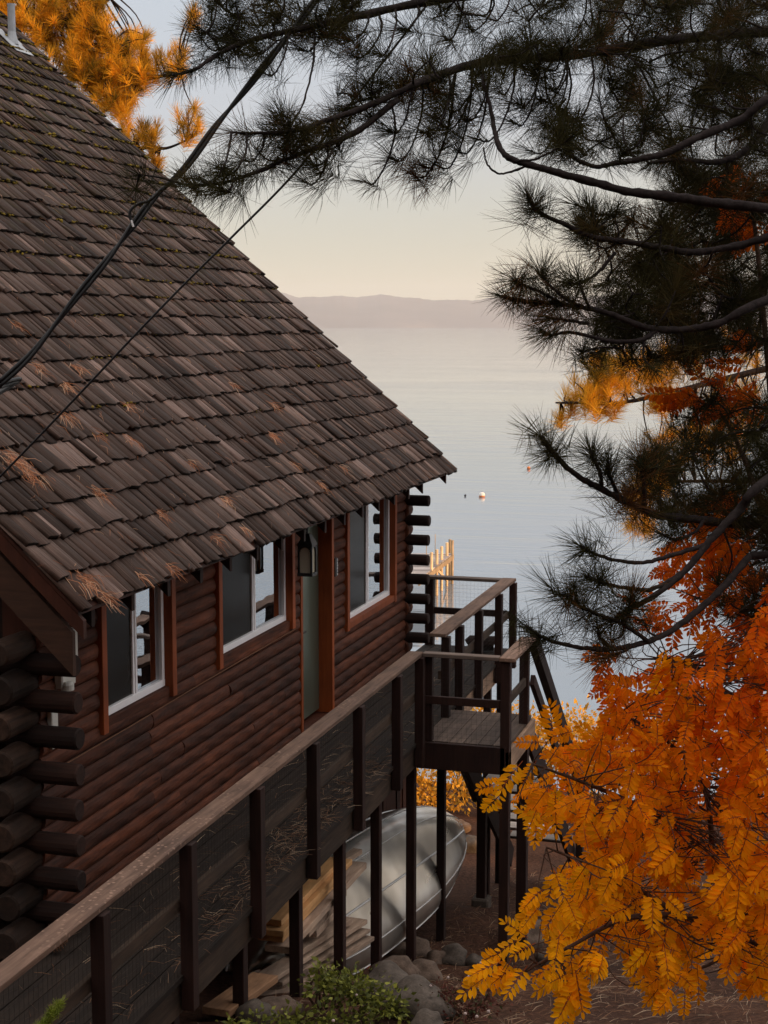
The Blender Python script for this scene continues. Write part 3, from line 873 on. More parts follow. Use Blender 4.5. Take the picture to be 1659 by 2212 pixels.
board((-4.32, 11.5, 3.57), (-4.12, 13.36, 3.33), .19, .034, M['old'], 'weathered plank with a ragged edge in the lower heap')
board((-4.30, 11.3, 3.52), (-4.10, 13.38, 3.25), .22, .04, M['old'], 'bottom weathered plank of the lower heap, nearest the boulders')
board((-4.14, 9.85, 4.07), (-4.10, 10.75, 3.96), .22, .055, M['old2'], 'broad tan plank end poking out at the low near side of the deck')
board((-4.5, 12.6, 3.95), (-4.35, 14.0, 3.86), .10, .05, M['old'], 'thin loose stick pointing towards the canoe from the lumber pile')

# red can
can = thing('fuel_can', 'red plastic can half hidden between the posts and the canoe', 'can', (-4.35, 14.15, 2.75))
zc_ = float(ground_z(-4.35, 14.1))
MB().box((-4.52, 13.85, zc_), (-4.22, 14.12, zc_ + .30)).build('body', M['red'], can, bevel=.03)
h_ = MB(); h_.tube([(-4.45, 13.98, zc_ + .29), (-4.43, 13.98, zc_ + .37), (-4.30, 13.98, zc_ + .37), (-4.28, 13.98, zc_ + .29)], .014, 8); h_.build('handle', M['red'], can)
MB().lathe([(.03, 0), (.03, .05), (.012, .09)], (-4.26, 14.05, zc_ + .29), 12).build('spout', M['black_metal'], can)

# pine cone and brown log round lying on the deck
def cone(loc, ax, L, name, label, cat):
    mb = MB(); ax = Vector(ax).normalized(); q = Vector((0, 0, 1)).rotation_difference(ax)
    for k in range(90):
        f = k / 90; an = k * 2.39996
        r_ = L * .42 * math.sin(math.pi * (.12 + .82 * f)) ** .8
        c_ = Vector((math.cos(an) * r_ * .55, math.sin(an) * r_ * .55, (f - .5) * L))
        out = Vector((math.cos(an), math.sin(an), .35)).normalized(); sd = Vector((-math.sin(an), math.cos(an), 0))
        tip = c_ + out * r_ * .55
        w_ = L * .11
        vs = [c_ - sd * w_ * .5, c_ + sd * w_ * .5, tip + sd * w_ * .5, tip - sd * w_ * .5]
        up = Vector((0, 0, L * .03))
        vs = vs + [v + up for v in vs]
        vs = [Vector(loc) + q @ v for v in vs]
        mb.add(vs, [(3, 2, 1, 0), (4, 5, 6, 7), (0, 1, 5, 4), (1, 2, 6, 5), (2, 3, 7, 6), (3, 0, 4, 7)])
    return tag(mb.build(name, M['cone']), label, cat)
cone(on(116, 2033, Z=4.92), (.8, .3, .2), .17, 'pine_cone', 'brown pine cone lying on the deck behind the near railing', 'pine cone')
lr = MB(); lp = on(1040, 1392, Z=4.93)
lr.tube([lp + np.array([-.16, 0, 0]), lp + np.array([-.15, 0, .01]), lp + np.array([.15, .06, .01]), lp + np.array([.16, .06, 0])], [.08, .10, .095, .075], 14)
tag(lr.build('firewood_log', M['logx'], smooth=False), 'low rounded brown log lying on the far deck behind the wire railing', 'log')

# ------------------------------------------------------------------ boulders
def boulder(px, py, X, size, mat, label, flat=.75, name='boulder', seed=0):
    c = ground_hit(px, py, size * .30)
    rg = np.random.default_rng(seed + 11)
    nu, nv = 22, 14
    V = []; 
    ph = rg.uniform(0, 6, 6)
    for j in range(nv + 1):
        th = math.pi * j / nv
        for i in range(nu):
            a = 2 * math.pi * i / nu
            d = np.array([math.sin(th) * math.cos(a), math.sin(th) * math.sin(a), math.cos(th)])
            r_ = 1 + .13 * math.sin(3 * d[0] + ph[0]) * math.cos(2.4 * d[1] + ph[1]) + .09 * math.sin(4 * d[2] + 3 * d[1] + ph[2]) + .05 * math.sin(7 * d[0] - 5 * d[2] + ph[3])
            V.append(c + d * r_ * np.array([size * (.85 + .3 * math.sin(ph[4]) ** 2), size, size * flat]))
    F_ = [(j * nu + i, (j + 1) * nu + i, (j + 1) * nu + (i + 1) % nu, j * nu + (i + 1) % nu) for j in range(nv) for i in range(nu)]
    o = mesh_np(name, np.array(V), np.array(F_), mat, None, smooth=True)
    return tag(o, label, 'boulder', 'boulders under and beside the deck')
B = [(897, 2052, -3.98, .17, 'rock', 'rounded tan boulder against the foot of the post in front of the canoe'),
     (862, 2058, -3.80, .15, 'rock', 'dark brown boulder left of the rounded tan one below the canoe'),
     (945, 2072, -3.75, .13, 'rock', 'small brown boulder just right of the rounded tan one'),
     (980, 2070, -3.65, .17, 'rockg', 'mossy greenish boulder half way between two deck posts'),
     (1025, 2080, -3.55, .12, 'rockg', 'dark boulder right of the mossy one below the landing'),
     (850, 2105, -3.60, .24, 'rock', 'broad pointed grey-brown boulder behind the green shrub'),
     (915, 2105, -3.45, .16, 'rock', 'flat brown boulder right of the broad pointed one'),
     (835, 2150, -3.40, .30, 'rockg', 'big flat bluish-grey boulder under the broad pointed one'),
     (900, 2175, -3.20, .26, 'rockg', 'big smooth dark grey boulder at the edge of the green shrub'),
     (580, 2130, -3.95, .13, 'rock', 'small round pale boulder between the two nearest deck posts'),
     (630, 2118, -4.15, .17, 'rock', 'brown boulder below the lower heap of planks'),
     (600, 2190, -3.60, .19, 'rock', 'pale speckled boulder in front of the two nearest deck posts'),
     (550, 2195, -3.75, .16, 'rockg', 'grey boulder left of the pale speckled one at the foot of a post'),
     (690, 2125, -3.85, .17, 'rock', 'leaning brown boulder between the planks and the green shrub'),
     (940, 1765, -4.5, .2, 'rock', 'brown boulder on the slope beyond the canoe bow'),
     (985, 1790, -4.3, .2, 'rock', 'round brown boulder beside the upper stair brace'),
     (1012, 1830, -4.2, .22, 'rockg', 'grey boulder on the slope right of the canoe'),
     (1130, 2020, -2.9, .26, 'rock', 'dark brown boulder behind the lowest orange leaves'),
     (925, 2212, -2.9, .12, 'rockg', 'grey boulder at the very bottom edge below the green shrub'),
     (1190, 2075, -2.3, .13, 'rockg', 'small grey boulder peeping through the lowest orange leaves')]
for k, (px_, py_, X_, s_, m_, lb) in enumerate(B):
    boulder(px_, py_, X_, s_, M[m_], lb, .75, seed=k)

# ------------------------------------------------------------------ dock, buoys
dock = thing('boat_dock', 'sunlit timber dock with tall piles standing in the lake', 'dock', (-14, 51, 0))
pil = [(932, 1193, 50.6), (943.5, 1187, 51.6), (954, 1180, 52.6), (965.5, 1172, 53.5), (972, 1165, 54.6), (977, 1167, 54.0)]
tops = []
for (x_, y_, d_) in pil:
    p = at(x_, y_, d_); tops.append(p)
    mb = MB(); mb.tube([(p[0], p[1], -1.5), (p[0], p[1], p[2])], .052, 10); mb.build('pile', M['pile'], dock)
a = at(905, 1241, 48.6); b = at(979, 1199, 54.2)
a[2] = b[2] = .93
MB().beam(a, b, .06, .16).build('side_beam', M['pile'], dock)
side = np.array([-RX, -RY, 0]) * 2.1
dk = MB()
nb = 34
for k in range(nb):
    p = a + (b - a) * (k / nb); q = a + (b - a) * ((k + .93) / nb)
    dk.add([p + [0, 0, .085], q + [0, 0, .085], q + side + [0, 0, .085], p + side + [0, 0, .085], p + [0, 0, .13], q + [0, 0, .13], q + side + [0, 0, .13], p + side + [0, 0, .13]],
           [(3, 2, 1, 0), (4, 5, 6, 7), (0, 1, 5, 4), (1, 2, 6, 5), (2, 3, 7, 6), (3, 0, 4, 7)])
dk.build('dock_planks', M['dockdeck'], dock)
MB().beam(a + side, b + side, .06, .16).build('side_beam', M['pile'], dock)
for f in (.25, .6, .95):
    p = a + (b - a) * f + side * .98
    mb = MB(); mb.tube([(p[0], p[1], -1.5), (p[0], p[1], 1.05)], .05, 8); mb.build('pile', M['pile'], dock)
br = MB(); br.beam(tops[1] * [1, 1, 0] + [0, 0, .9], tops[3] * [1, 1, 0] + [0, 0, .2], .05, .1); br.build('cross_brace', M['pile'], dock)
for (x_, y_, d_, h_) in ((921, 1212, 53.5, .35), (940, 1200, 53.8, .45)):
    p = at(x_, y_, d_); mb = MB(); mb.tube([(p[0], p[1], 1.04), (p[0], p[1], 1.04 + h_ + .3)], .012, 6); mb.build('pole', M['pile'], dock)

def buoy(x_, y_, r_, label, mat):
    p = on(x_, y_, Z=.06)
    t = thing('mooring_buoy', label, 'buoy', (p[0], p[1], 0))
    pr = [(.001, -r_)] + [(r_ * math.sin(math.pi * k / 10), -r_ * math.cos(math.pi * k / 10)) for k in range(1, 10)] + [(.001, r_)]
    MB().lathe(pr, (p[0], p[1], r_ * .55), 18).build('float', mat, t, smooth=True)
    band = [(r_ * math.sin(a_) * 1.012, -r_ * math.cos(a_) * 1.012) for a_ in (1.05, 1.25, 1.45)]
    MB().lathe(band, (p[0], p[1], r_ * .55), 18).build('band', M['orange_paint'], t, smooth=True)
    MB().tube([(p[0], p[1], r_ * 1.5), (p[0], p[1], r_ * 1.75)], .02, 6).build('eye', M['black_metal'], t)
buoy(1041, 1071, .17, 'white round mooring buoy with an orange band on the open lake', M['white'])
buoy(1142, 1011, .11, 'small orange mooring buoy seen through the pine needles', M['orange_paint'])
p = on(1005, 1071, Z=.03)
fl_ = thing('float_marker', 'tiny dark float on the water left of the white buoy', 'float', (p[0], p[1], 0))
MB().lathe([(.02, -.05), (.06, .0), (.06, .04), (.02, .08)], p, 10).build('float', M['black_metal'], fl_)

# ------------------------------------------------------------------ overhead cables
def spline(P, n=8):
    P = np.array(P, float); out = []
    Q = np.vstack([2 * P[0] - P[1], P, 2 * P[-1] - P[-2]])
    for i in range(1, len(Q) - 2):
        p0, p1, p2, p3 = Q[i - 1], Q[i], Q[i + 1], Q[i + 2]
        for k in range(n):
            t = k / n
            out.append(.5 * ((2 * p1) + (-p0 + p2) * t + (2 * p0 - 5 * p1 + 4 * p2 - p3) * t * t + (-p0 + 3 * p1 - 3 * p2 + p3) * t ** 3))
    out.append(P[-1]); return np.array(out)
bund = [np.array([-3.4, -7.0, 9.6]), np.array([-2.9, 0.5, 7.75])] + [at(x_, y_, d_) for x_, y_, d_ in [(-60, 880, 6.2), (0, 828, 6.25), (70, 762, 6.3), (160, 648, 6.35), (232, 560, 6.4), (285, 490, 6.45), (335, 425, 6.5), (400, 362, 6.5), (470, 267, 6.55), (540, 182, 6.6), (610, 92, 6.7), (650, 42, 6.75), (700, -25, 6.8), (780, -130, 6.9), (1300, -800, 7.6)]]
sb = spline(bund, 10)
cabl = thing('service_cable', 'thick twisted black service cable with a drip loop crossing in front of the roof', 'cable', tuple(sb[0]))
for ph in (0, math.pi):
    pts = []
    for i, p in enumerate(sb):
        a_ = ph + i * .16
        r_ = .0085
        pts.append(p + np.array([RX, RY, 0]) * math.cos(a_) * r_ + np.array([0, 0, 1]) * math.sin(a_) * r_)
    mb = MB(); mb.tube(pts, .0085, 8); mb.build('conductor', M['cable'], cabl, smooth=True)
lo_ = spline([at(x_, y_, 6.42) for x_, y_ in [(352, 405), (325, 432), (300, 440), (284, 452), (280, 466), (286, 482), (290, 492)]], 6)
mb = MB(); mb.tube(lo_, .006, 8); mb.build('drip_loop', M['cable'], cabl, smooth=True)
mb = MB(); mb.tube([at(284, 476, 6.40), at(288, 490, 6.40)], .0045, 8); mb.build('wire_end', M['vinyl'], cabl)
lw = spline([np.array([-3.5, -7.0, 9.3]), np.array([-3.2, 1.5, 7.2])] + [at(x_, y_, d_) for x_, y_, d_ in [(-80, 1110, 7.5), (0, 1030, 7.4), (130, 895, 7.3), (300, 715, 7.2), (400, 612, 7.2), (500, 513, 7.2), (640, 370, 7.2), (780, 195, 7.2), (930, 0, 7.2), (1030, -140, 7.2), (1500, -800, 7.5)]], 8)
mb = MB(); mb.tube(lw, .0055, 8)
tag(mb.build('overhead_wire', M['cable'], smooth=True), 'single thin dark wire running diagonally across the roof and sky', 'wire')

# ------------------------------------------------------------------ foliage builders
def unit(a): return a / (np.linalg.norm(a, axis=-1, keepdims=True) + 1e-9)
def needles(pos, axis, L, n, rng, w=.0014, stem=.11, th0=12, th1=100, hue=None, droop=.0):
    """tufts of long needles: pos (N,3) tips, axis (N,3) growing directions"""
    N = len(pos)
    axis = unit(axis)
    k = N * n
    ax = np.repeat(axis, n, 0); P0 = np.repeat(pos, n, 0); LL = np.repeat(L, n)
    f = rng.random(k) ** 1.3                                # 0 at the tip, 1 further back on the twig
    base = P0 - ax * (f * stem)[:, None]
    th = np.radians(th0 + (th1 - th0) * np.clip(f * .75 + rng.random(k) * .45 - .1, 0, 1))
    rnd = unit(rng.standard_normal((k, 3)))
    s1 = unit(np.cross(ax, rnd))
    d = ax * np.cos(th)[:, None] + s1 * np.sin(th)[:, None]
    d[:, 2] -= droop
    d = unit(d)
    ln = LL * rng.uniform(.72, 1.08, k)
    mid = base + d * (ln * .55)[:, None]
    bend = unit(rng.standard_normal((k, 3))) * (ln * .10)[:, None]
    tip = base + d * ln[:, None] + bend; tip[:, 2] -= droop * ln * .25
    wv = unit(np.cross(d, unit(rng.standard_normal((k, 3))))) * w
    V = np.stack([base - wv, base + wv, mid + wv * .9, mid - wv * .9, tip + wv * .3, tip - wv * .3], 1).reshape(-1, 3)
    b = np.arange(k)[:, None] * 6
    Fq = np.concatenate([b + np.array([0, 1, 2, 3]), b + np.array([3, 2, 4, 5])], 0)
    rr = np.repeat(np.repeat(rng.random(N), n) * .5 + rng.random(k) * .5, 6)
    hu = np.repeat(np.repeat(hue if hue is not None else rng.random(N) * .6, n), 6)
    return V, Fq, rr, hu

class Foliage:
    def __init__(s): s.V = []; s.F = []; s.r = []; s.h = []; s.n = 0
    def add(s, V, F, r, h):
        s.V.append(V); s.F.append(F + s.n); s.r.append(r); s.h.append(h); s.n += len(V)
    def build(s, name, mat, parent, smooth=False):
        return mesh_np(name, np.concatenate(s.V), np.concatenate(s.F), mat, parent, rnd=np.concatenate(s.r), hue=np.concatenate(s.h), smooth=smooth)

def inpoly(x, y, P):
    c = False; j = len(P) - 1
    for i in range(len(P)):
        if ((P[i][1] > y) != (P[j][1] > y)) and (x < (P[j][0] - P[i][0]) * (y - P[i][1]) / (P[j][1] - P[i][1] + 1e-9) + P[i][0]): c = not c
        j = i
    return c
def sample_poly(P, n, rng):
    xs = [p[0] for p in P]; ys = [p[1] for p in P]; out = []
    while len(out) < n:
        x_, y_ = rng.uniform(min(xs), max(xs)), rng.uniform(min(ys), max(ys))
        if inpoly(x_, y_, P): out.append((x_, y_))
    return out

# ------------------------------------------------------------------ the big dark pine on the right
rng = np.random.default_rng(21)
pine = thing('pine_tree', 'big dark long-needled pine whose boughs hang in from the right and top', 'pine tree', (3.0, 6.6, 5.2))
limbs = MB()
tips = []          # (pos, axis)
limb_pts = []
def bough(P, r0, r1, seg=9, keep=True):
    pts = spline([at(*p) for p in P], 7)
    n = len(pts)
    pts = pts + np.array([[0, 0, 0]] * n) + rng.standard_normal((n, 3)) * .0011
    rad = [(r0 + (r1 - r0) * (i / (n - 1)) ** .8) * rng.uniform(.88, 1.13) for i in range(n)]
    limbs.tube(pts, rad, seg)
    if keep:
        for i in range(n): limb_pts.append(pts[i])
    return pts
def end_tuft(pts, extra=0, step=3):
    tips.append((pts[-1], pts[-1] - pts[-3]))
    for k in range(extra):
        i = len(pts) - 1 - (k + 1) * step
        if i > 2: tips.append((pts[i], pts[i] - pts[i - 2] + rng.standard_normal(3) * .02))
trunk_top = at(2000, -400, 8.2)
B1 = bough([(2050, 40, 8.2), (1760, 60, 7.6), (1560, 75, 7.4), (1430, 88, 7.2), (1250, 118, 7.0), (1060, 132, 6.8), (940, 165, 6.6), (860, 200, 6.5), (780, 235, 6.4), (700, 262, 6.3), (640, 282, 6.2), (560, 288, 6.15), (500, 286, 6.1)], .032, .005)
end_tuft(B1, 4, 5)
B1b = bough([(860, 215, 6.5), (760, 290, 6.4), (640, 335, 6.3), (560, 370, 6.2), (480, 395, 6.15), (425, 400, 6.1), (395, 398, 6.1)], .014, .004); end_tuft(B1b, 4, 6)
B2 = bough([(2050, -90, 8.2), (1700, -70, 7.4), (1400, -45, 7.2), (1100, -20, 7.0), (900, 8, 6.9), (760, 38, 6.8), (650, 62, 6.7), (560, 82, 6.6), (480, 112, 6.5), (420, 150, 6.4), (372, 162, 6.4)], .032, .005); end_tuft(B2, 3, 6)
B3 = bough([(1950, 480, 7.4), (1659, 450, 6.2), (1550, 438, 6.15), (1450, 425, 6.1), (1350, 412, 6.1), (1250, 385, 6.1), (1180, 366, 6.1), (1130, 352, 6.1), (1095, 338, 6.1), (1075, 308, 6.15), (1066, 270, 6.2), (1060, 235, 6.2), (1048, 195, 6.2), (1042, 160, 6.2)], .024, .006, keep=False); end_tuft(B3)
for P in ([(1140, 356, 6.1), (1105, 371, 6.1), (1075, 374, 6.1), (1052, 352, 6.1), (1044, 318, 6.1)],):
    bough(P, .006, .003, 6, False)
b = bough([(1110, 346, 6.1), (1150, 345, 6.0), (1195, 326, 5.95), (1238, 292, 5.9)], .006, .004, 6, False); end_tuft(b, 1)
B4 = bough([(2000, 150, 7.6), (1700, 200, 6.6), (1600, 258, 6.5), (1500, 300, 6.4), (1440, 330, 6.35), (1380, 344, 6.3), (1330, 352, 6.3), (1290, 360, 6.3), (1245, 345, 6.25), (1218, 312, 6.2), (1205, 280, 6.2)], .022, .006); end_tuft(B4, 3)
B4b = bough([(1950, 120, 7.8), (1700, 230, 7.0), (1640, 300, 6.8), (1590, 338, 6.7), (1540, 350, 6.6), (1470, 346, 6.5), (1400, 352, 6.4)], .027, .007); end_tuft(B4b, 2)
B5 = bough([(1950, 480, 7.4), (1700, 505, 6.5), (1600, 530, 6.4), (1500, 545, 6.3), (1430, 536, 6.3), (1350, 522, 6.25), (1280, 512, 6.2), (1230, 490, 6.2), (1170, 462, 6.15), (1148, 440, 6.15), (1138, 418, 6.15)], .02, .006); end_tuft(B5, 4)
B6 = bough([(1950, 560, 7.2), (1659, 648, 6.3), (1560, 695, 6.2), (1480, 712, 6.2), (1420, 711, 6.15), (1380, 703, 6.1), (1330, 682, 6.1), (1270, 666, 6.1), (1200, 656, 6.05), (1140, 652, 6.05), (1082, 640, 6.0)], .02, .007); end_tuft(B6, 6)
b = bough([(1420, 712, 6.15), (1385, 734, 6.1), (1330, 738, 6.1), (1280, 728, 6.05), (1230, 718, 6.05), (1190, 724, 6.0), (1172, 716, 6.0)], .010, .005); end_tuft(b, 1)
b = bough([(1215, 656, 6.05), (1170, 632, 6.0), (1130, 616, 6.0), (1108, 604, 6.0)], .007, .005); end_tuft(b, 2)
b = bough([(1260, 664, 6.05), (1215, 640, 6.0), (1180, 608, 6.0), (1170, 590, 6.0)], .007, .005); end_tuft(b, 2)
b = bough([(1275, 668, 6.05), (1262, 640, 6.0), (1252, 610, 6.0)], .007, .005); end_tuft(b, 1)
b = bough([(1270, 700, 6.05), (1215, 690, 6.0), (1180, 686, 6.0)], .007, .005); end_tuft(b, 1)
b = bough([(1330, 545, 6.2), (1290, 590, 6.2), (1250, 612, 6.15), (1225, 610, 6.1)], .008, .005); end_tuft(b, 1)
B9 = bough([(1950, 1100, 7.2), (1700, 1128, 6.6), (1600, 1132, 6.5), (1500, 1122, 6.4), (1420, 1112, 6.3), (1360, 1088, 6.2), (1300, 1056, 6.15), (1250, 1030, 6.1), (1210, 995, 6.05), (1185, 965, 6.0), (1168, 942, 6.0)], .024, .008); end_tuft(B9, 4)
for P in ([(1300, 1056, 6.15), (1296, 1020, 6.1), (1282, 990, 6.1), (1275, 972, 6.1)], [(1390, 1104, 6.2), (1392, 1060, 6.15), (1385, 1005, 6.1), (1380, 985, 6.1)], [(1340, 1078, 6.2), (1318, 1030, 6.15), (1312, 995, 6.1)]):
    b = bough(P, .009, .006); end_tuft(b, 2)
b = bough([(1520, 1125, 6.4), (1500, 1150, 6.35), (1460, 1165, 6.3), (1420, 1150, 6.25)], .008, .005); end_tuft(b, 1)
B10 = bough([(1900, 880, 7.2), (1659, 1035, 6.2), (1600, 1098, 6.15), (1540, 1160, 6.1), (1485, 1228, 6.05), (1420, 1282, 6.0), (1360, 1318, 6.0), (1320, 1340, 5.95)], .022, .008); end_tuft(B10, 2)
b = bough([(1530, 1175, 6.1), (1450, 1200, 6.05), (1390, 1215, 6.0), (1330, 1210, 6.0), (1280, 1195, 5.95), (1252, 1178, 5.95)], .010, .006); end_tuft(b, 2)
b = bough([(1470, 1240, 6.05), (1410, 1272, 6.0), (1350, 1270, 6.0), (1300, 1258, 5.95), (1265, 1245, 5.9)], .010, .006); end_tuft(b, 3)
B11 = bough([(1620, 1200, 6.3), (1560, 1270, 6.2), (1500, 1325, 6.1), (1440, 1368, 6.0), (1385, 1390, 5.95), (1320, 1402, 5.9), (1260, 1400, 5.9), (1210, 1390, 5.9), (1168, 1374, 5.85), (1134, 1350, 5.85)], .016, .006); end_tuft(B11, 3)
b = bough([(1400, 1385, 5.95), (1340, 1345, 5.9), (1285, 1325, 5.9), (1245, 1305, 5.9), (1222, 1285, 5.9)], .009, .006); end_tuft(b, 4)
b = bough([(1350, 1350, 5.9), (1362, 1310, 5.9), (1365, 1285, 5.9)], .007, .005); end_tuft(b, 1)
b = bough([(1330, 1402, 5.9), (1300, 1385, 5.9), (1292, 1360, 5.9)], .007, .005); end_tuft(b, 1)
b = bough([(1370, 1395, 5.9), (1335, 1412, 5.9), (1300, 1420, 5.9)], .006, .005); end_tuft(b, 1)
# long curved twigs hanging below the upper boughs, a tuft at each end
hang = [(787, 392), (845, 342), (891, 377), (945, 358), (905, 356), (987, 325), (916, 287), (954, 273), (966, 237), (841, 281), (679, 354), (658, 394),
        (704, 79), (762, 121), (816, 115), (870, 62), (750, 83), (654, 106), (570, 158), (554, 112), (487, 371), (437, 392), (479, 410), (1000, 255), (1030, 300),
        (1080, 200), (1120, 225), (1165, 215), (1170, 265), (1110, 265), (1190, 190), (1145, 325), (1195, 300), (930, 250), (620, 325), (700, 320), (1010, 60), (1060, 40), (960, 80), (600, 265), (530, 345)]
topb = [p for p in list(B1) + list(B1b) + list(B2)]
def px_of(p):
    z = p[2] - CAMZ; Fd = p[0] * HX + p[1] * HY; Rt = p[0] * RX + p[1] * RY
    dep = Fd * CP - z * SP; up = Fd * SP + z * CP
    return CX + F_PX * Rt / dep, CY - F_PX * up / dep, dep
tp = [(px_of(p), p) for p in topb]
for (hx_, hy_) in hang:
    best = None
    for ((qx_, qy_, qd), p) in tp:
        dx, dy = qx_ - hx_, hy_ - qy_
        if dy < 15: continue
        c_ = abs(dx - (25 + .25 * dy)) * 1.2 + dy * .55
        if best is None or c_ < best[0]: best = (c_, qx_, qy_, qd)
    if best is None: continue
    _, qx_, qy_, qd = best
    d2 = qd + rng.uniform(-.35, .25)
    k1 = rng.uniform(-15, 20)
    P = [(qx_, qy_, qd), (qx_ + k1 * .6, qy_ + (hy_ - qy_) * .35, (qd * 2 + d2) / 3), (qx_ + k1 * .3 - (qx_ - hx_) * .25, qy_ + (hy_ - qy_) * .75, d2), (hx_ + (qx_ - hx_) * .35, hy_ + 4, d2), (hx_, hy_, d2)]
    b = bough(P, .0055, .0032, 6, False)
    end_tuft(b, 1 if rng.random() < .5 else 0)
    if rng.random() < .35: tips.append((b[len(b) // 2], rng.standard_normal(3)))
# the dense masses
masses = [([(1250, -60), (1760, -60), (1760, 320), (1560, 300), (1420, 330), (1330, 250), (1280, 90)], 300, (6.5, 9.5)),
          ([(1210, 230), (1420, 180), (1500, 320), (1230, 345)], 26, (6.1, 7.2)),
          ([(1470, 330), (1760, 300), (1760, 780), (1500, 760), (1400, 640), (1420, 460)], 350, (6.4, 9.5)),
          ([(1215, 430), (1450, 470), (1480, 720), (1300, 720), (1290, 560)], 76, (6.1, 7.6)),
          ([(1250, 650), (1480, 700), (1560, 790), (1300, 800), (1230, 740)], 34, (6.1, 7.6)),
          ([(1430, 880), (1760, 830), (1760, 1180), (1440, 1150)], 175, (6.3, 8.8)),
          ([(1330, 980), (1460, 960), (1470, 1130), (1330, 1090)], 22, (6.1, 7.0)),
          ([(1500, 1150), (1760, 1150), (1760, 1330), (1540, 1330)], 48, (6.4, 8.2)),
          ([(440, -30), (800, -40), (760, 60), (600, 120), (470, 150), (420, 110)], 56, (6.4, 7.2)),
          ([(800, -40), (1260, -60), (1260, 80), (1060, 40), (900, 35)], 30, (6.6, 7.6)),
          ([(690, 215), (800, 165), (960, 115), (1120, 85), (1260, 80), (1260, 165), (1060, 170), (900, 230), (780, 275), (680, 300)], 64, (6.3, 7.1)),
          ([(560, 260), (720, 235), (760, 300), (620, 335), (540, 310)], 8, (6.1, 6.6)),
          ([(250, 370), (400, 350), (440, 420), (330, 440)], 3, (6.0, 6.3)),
          ([(500, 330), (640, 300), (700, 330), (560, 380)], 3, (6.1, 6.5)),
          ([(1100, 1240), (1330, 1200), (1420, 1330), (1330, 1400), (1220, 1340)], 5, (5.8, 6.1))]
LP = np.array(limb_pts)
cand = []
for (P, n, (d0, d1)) in masses:
    for (x_, y_) in sample_poly(P, n, rng):
        tip = at(x_, y_, rng.uniform(d0, d1))
        cand.append((float(np.min(np.linalg.norm(LP - tip, axis=1))), tip))
cand.sort(key=lambda c_: c_[0])
for (_, tip) in cand:                     # twigs fork off the nearest wood, boughs first
    dd = np.linalg.norm(LP - tip, axis=1); j = int(np.argmin(dd + rng.random(len(dd)) * .06))
    a_ = LP[j]; far = float(np.linalg.norm(tip - a_))
    side_ = unit(np.cross(tip - a_, rng.standard_normal(3)))
    mid = (a_ + tip) / 2 + side_ * far * .16 - np.array([0, 0, .10 * far])
    pts = spline([a_, mid, tip], 4)
    limbs.tube(pts, [(.0050 + .003 * min(far, 1.2)) - (.0018 + .003 * min(far, 1.2)) * i / (len(pts) - 1) for i in range(len(pts))], 5)
    LP = np.vstack([LP, pts[3:]])
    tips.append((tip, pts[-1] - pts[-3] + rng.standard_normal(3) * .03 + np.array([0, 0, .02])))
# trunk out of frame to the right carries the boughs
tb = np.array([2.75, 7.15, float(ground_z(2.75, 7.15)) - .4])
limbs.tube([tb, tb + [0, 0, .5], tb + [.02, .02, 4], tb + [.08, .0, 8], tb + [.05, .05, 14]], [.34, .27, .23, .19, .10], 16)
for q, qr in ((B1[0], .032), (B2[0], .032), (B3[0], .024), (B4[0], .022), (B4b[0], .027), (B5[0], .02), (B6[0], .02), (B9[0], .024), (B10[0], .022), (B11[0], .016)):
    tz = np.array([tb[0] + .05, tb[1], q[2] + .15])
    limbs.tube(spline([tz, (tz + q) / 2 + [0, 0, .03], q], 4), [.055 + (qr - .055) * i / 8 for i in range(9)], 8)
limbs.build('trunk', M['bark'], pine, smooth=True)
TP = np.array([t[0] for t in tips]); TA = np.array([t[1] for t in tips])
TA = unit(TA) + rng.standard_normal(TA.shape) * .12
hue = np.clip(rng.normal(.35, .2, len(TP)), 0, .8); hue[rng.random(len(TP)) < .07] = 1.0
fo = Foliage()
fo.add(*needles(TP, TA, rng.uniform(.11, .18, len(TP)), 110, rng, .00095, .10, 10, 108, hue, droop=.10))
fo.build('crown', M['needle'], pine)

# ------------------------------------------------------------------ pines standing in the evening sun
def sun_pine(name, label, base, boughs, polys, seed, L=(.2, .26), n=90, w=.0032):
    rg = np.random.default_rng(seed)
    t = thing(name, label, 'pine tree', tuple(base))
    lm = MB(); lp = []
    top = np.array(base) + [0, 0, 16.0 - base[2]]
    lm.tube([np.array(base) - [0, 0, .5], np.array(base) + [0, 0, 1], (np.array(base) + top) / 2, top], [.32, .26, .2, .08], 12)
    for P, r0, r1 in boughs:
        pts = spline([at(*p) for p in P], 6)
        st = np.array([base[0], base[1], pts[0][2] + .2])
        pts = np.vstack([spline([st, (st + pts[0]) / 2, pts[0]], 4)[:-1], pts])
        lm.tube(pts, [r0 + (r1 - r0) * i / (len(pts) - 1) for i in range(len(pts))], 8); lp += list(pts)
    tp_, ta_ = [], []
    LPx = np.array(lp)
    for (P, cnt, (d0, d1)) in polys:
        for (x_, y_) in sample_poly(P, cnt, rg):
            tip = at(x_, y_, rg.uniform(d0, d1))
            j = int(np.argmin(np.linalg.norm(LPx - tip, axis=1))); a_ = LPx[j]
            if np.linalg.norm(tip - a_) > 1.6: a_ = tip - unit(rg.standard_normal(3)) * .8
            pts = spline([a_, (a_ + tip) / 2 + rg.standard_normal(3) * .06, tip], 3)
            lm.tube(pts, [.016, .014, .012, .011, .010, .009, .008], 5)
            tp_.append(tip); ta_.append(pts[-1] - pts[-2] + np.array([0, 0, .12]) + rg.standard_normal(3) * .05)
    lm.build('trunk', M['bark'], t, smooth=True)
    f2 = Foliage(); N = len(tp_)
    f2.add(*needles(np.array(tp_), np.array(ta_), rg.uniform(L[0], L[1], N), n, rg, w, .25, 10, 85, rg.random(N)))
    f2.build('crown', M['sunneedle'], t)
